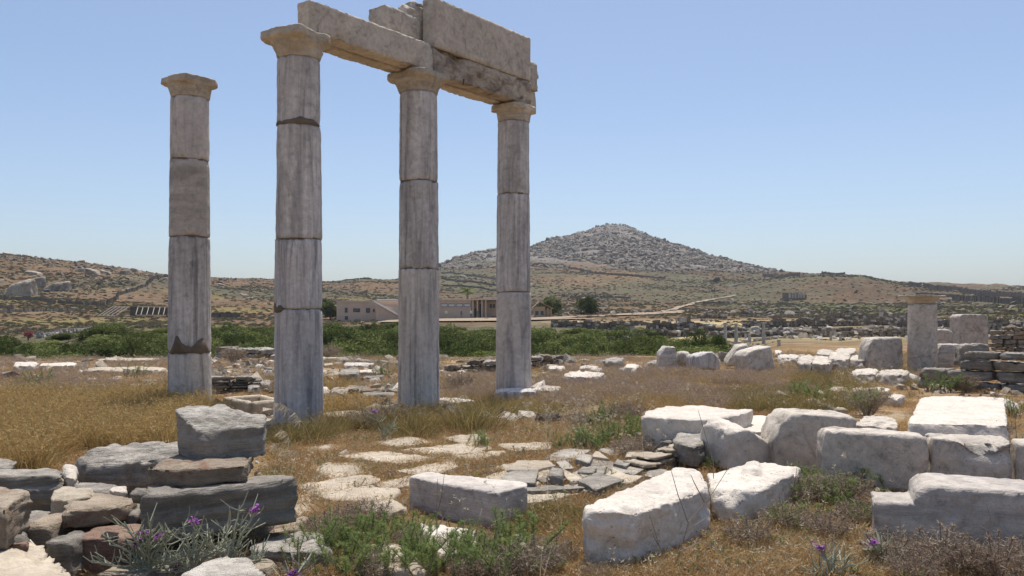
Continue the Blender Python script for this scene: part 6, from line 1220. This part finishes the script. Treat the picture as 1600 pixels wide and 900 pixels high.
barestem(1220, 812, [[(1220, 812), (1260, 806), (1300, 812), (1340, 830)], [(1235, 806), (1270, 800), (1300, 808)], [(1310, 800), (1312, 818), (1332, 835)]], 'sprawling pale sticks on the ground before the thicket')
barestem(1530, 895, [[(1530, 895), (1555, 850), (1540, 820), (1528, 812)], [(1550, 850), (1548, 800), (1543, 780)], [(1553, 856), (1580, 835), (1600, 845)]], 'forked bare stem in front of the banded block')
barestem(1590, 690, [[(1590, 690), (1585, 650), (1578, 590), (1582, 560)], [(1586, 655), (1600, 630)]], 'bare stem right of the honeycombed block')
barestem(178, 845, [[(178, 845), (180, 800), (172, 760)], [(182, 845), (195, 790)]], 'thin dry stalk before the six-sided stone', .002)
barestem(252, 838, [[(252, 838), (245, 790), (228, 745)], [(252, 820), (270, 785), (276, 760)]], 'thin dry stalk before the left part of the dark beam', .002)
barestem(305, 840, [[(305, 840), (312, 800), (318, 765)]], 'thin dry stalk before the middle of the dark beam', .002)
def feather():
    b = G(490, 735); s_ = b.y/F; L = Leaves()
    for st, n in (([(492, 700), (478, 665), (462, 642), (440, 628), (428, 626)], 60), ([(470, 720), (455, 690), (448, 672), (438, 668)], 50), ([(455, 725), (445, 700), (437, 690), (430, 690)], 40), ([(480, 722), (468, 704), (462, 700), (446, 703)], 30)):
        P3 = [Vector(((x-490)*s_, (i % 2)*.01, (735-y)*s_)) for i, (x, y) in enumerate(st)]; L.stem([tuple(p) for p in P3], .002, .9)
        u = rng.uniform(.35, 1, n)*(len(P3)-1); p = np.array([tuple(P3[int(min(k, len(P3)-2))].lerp(P3[int(min(k, len(P3)-2))+1], k-int(min(k, len(P3)-2)))) for k in u]); L.blades(p, np.array([(-.5, 0, -.45)])+rng.normal(size=(n, 3))*.25, .075, .006, .3, rng.uniform(.5, 1, n), 2, 0, .2)
    b.z = tz(b.x, b.y); tag(link('feather_grass', L.mesh('feather_grass', M['straw']), None, b), 'arching silvery feather grass in front of the nearest tall column', 'grass')
feather()

# ------------------------------------------------------------------ air
mb = MB(); mb.box((0, 0, 57), (11800, 11800, 132)); m, t, out = newmat('air'); pv = nn(t, 'ShaderNodeVolumePrincipled'); pv.inputs['Color'].default_value = (.86, .92, 1, 1); pv.inputs['Density'].default_value = .00013; pv.inputs['Anisotropy'].default_value = .2
t.links.new(pv.outputs[0], out.inputs['Volume']); o = link('haze', mb.mesh('haze', m)); tag(o, kind='stuff')
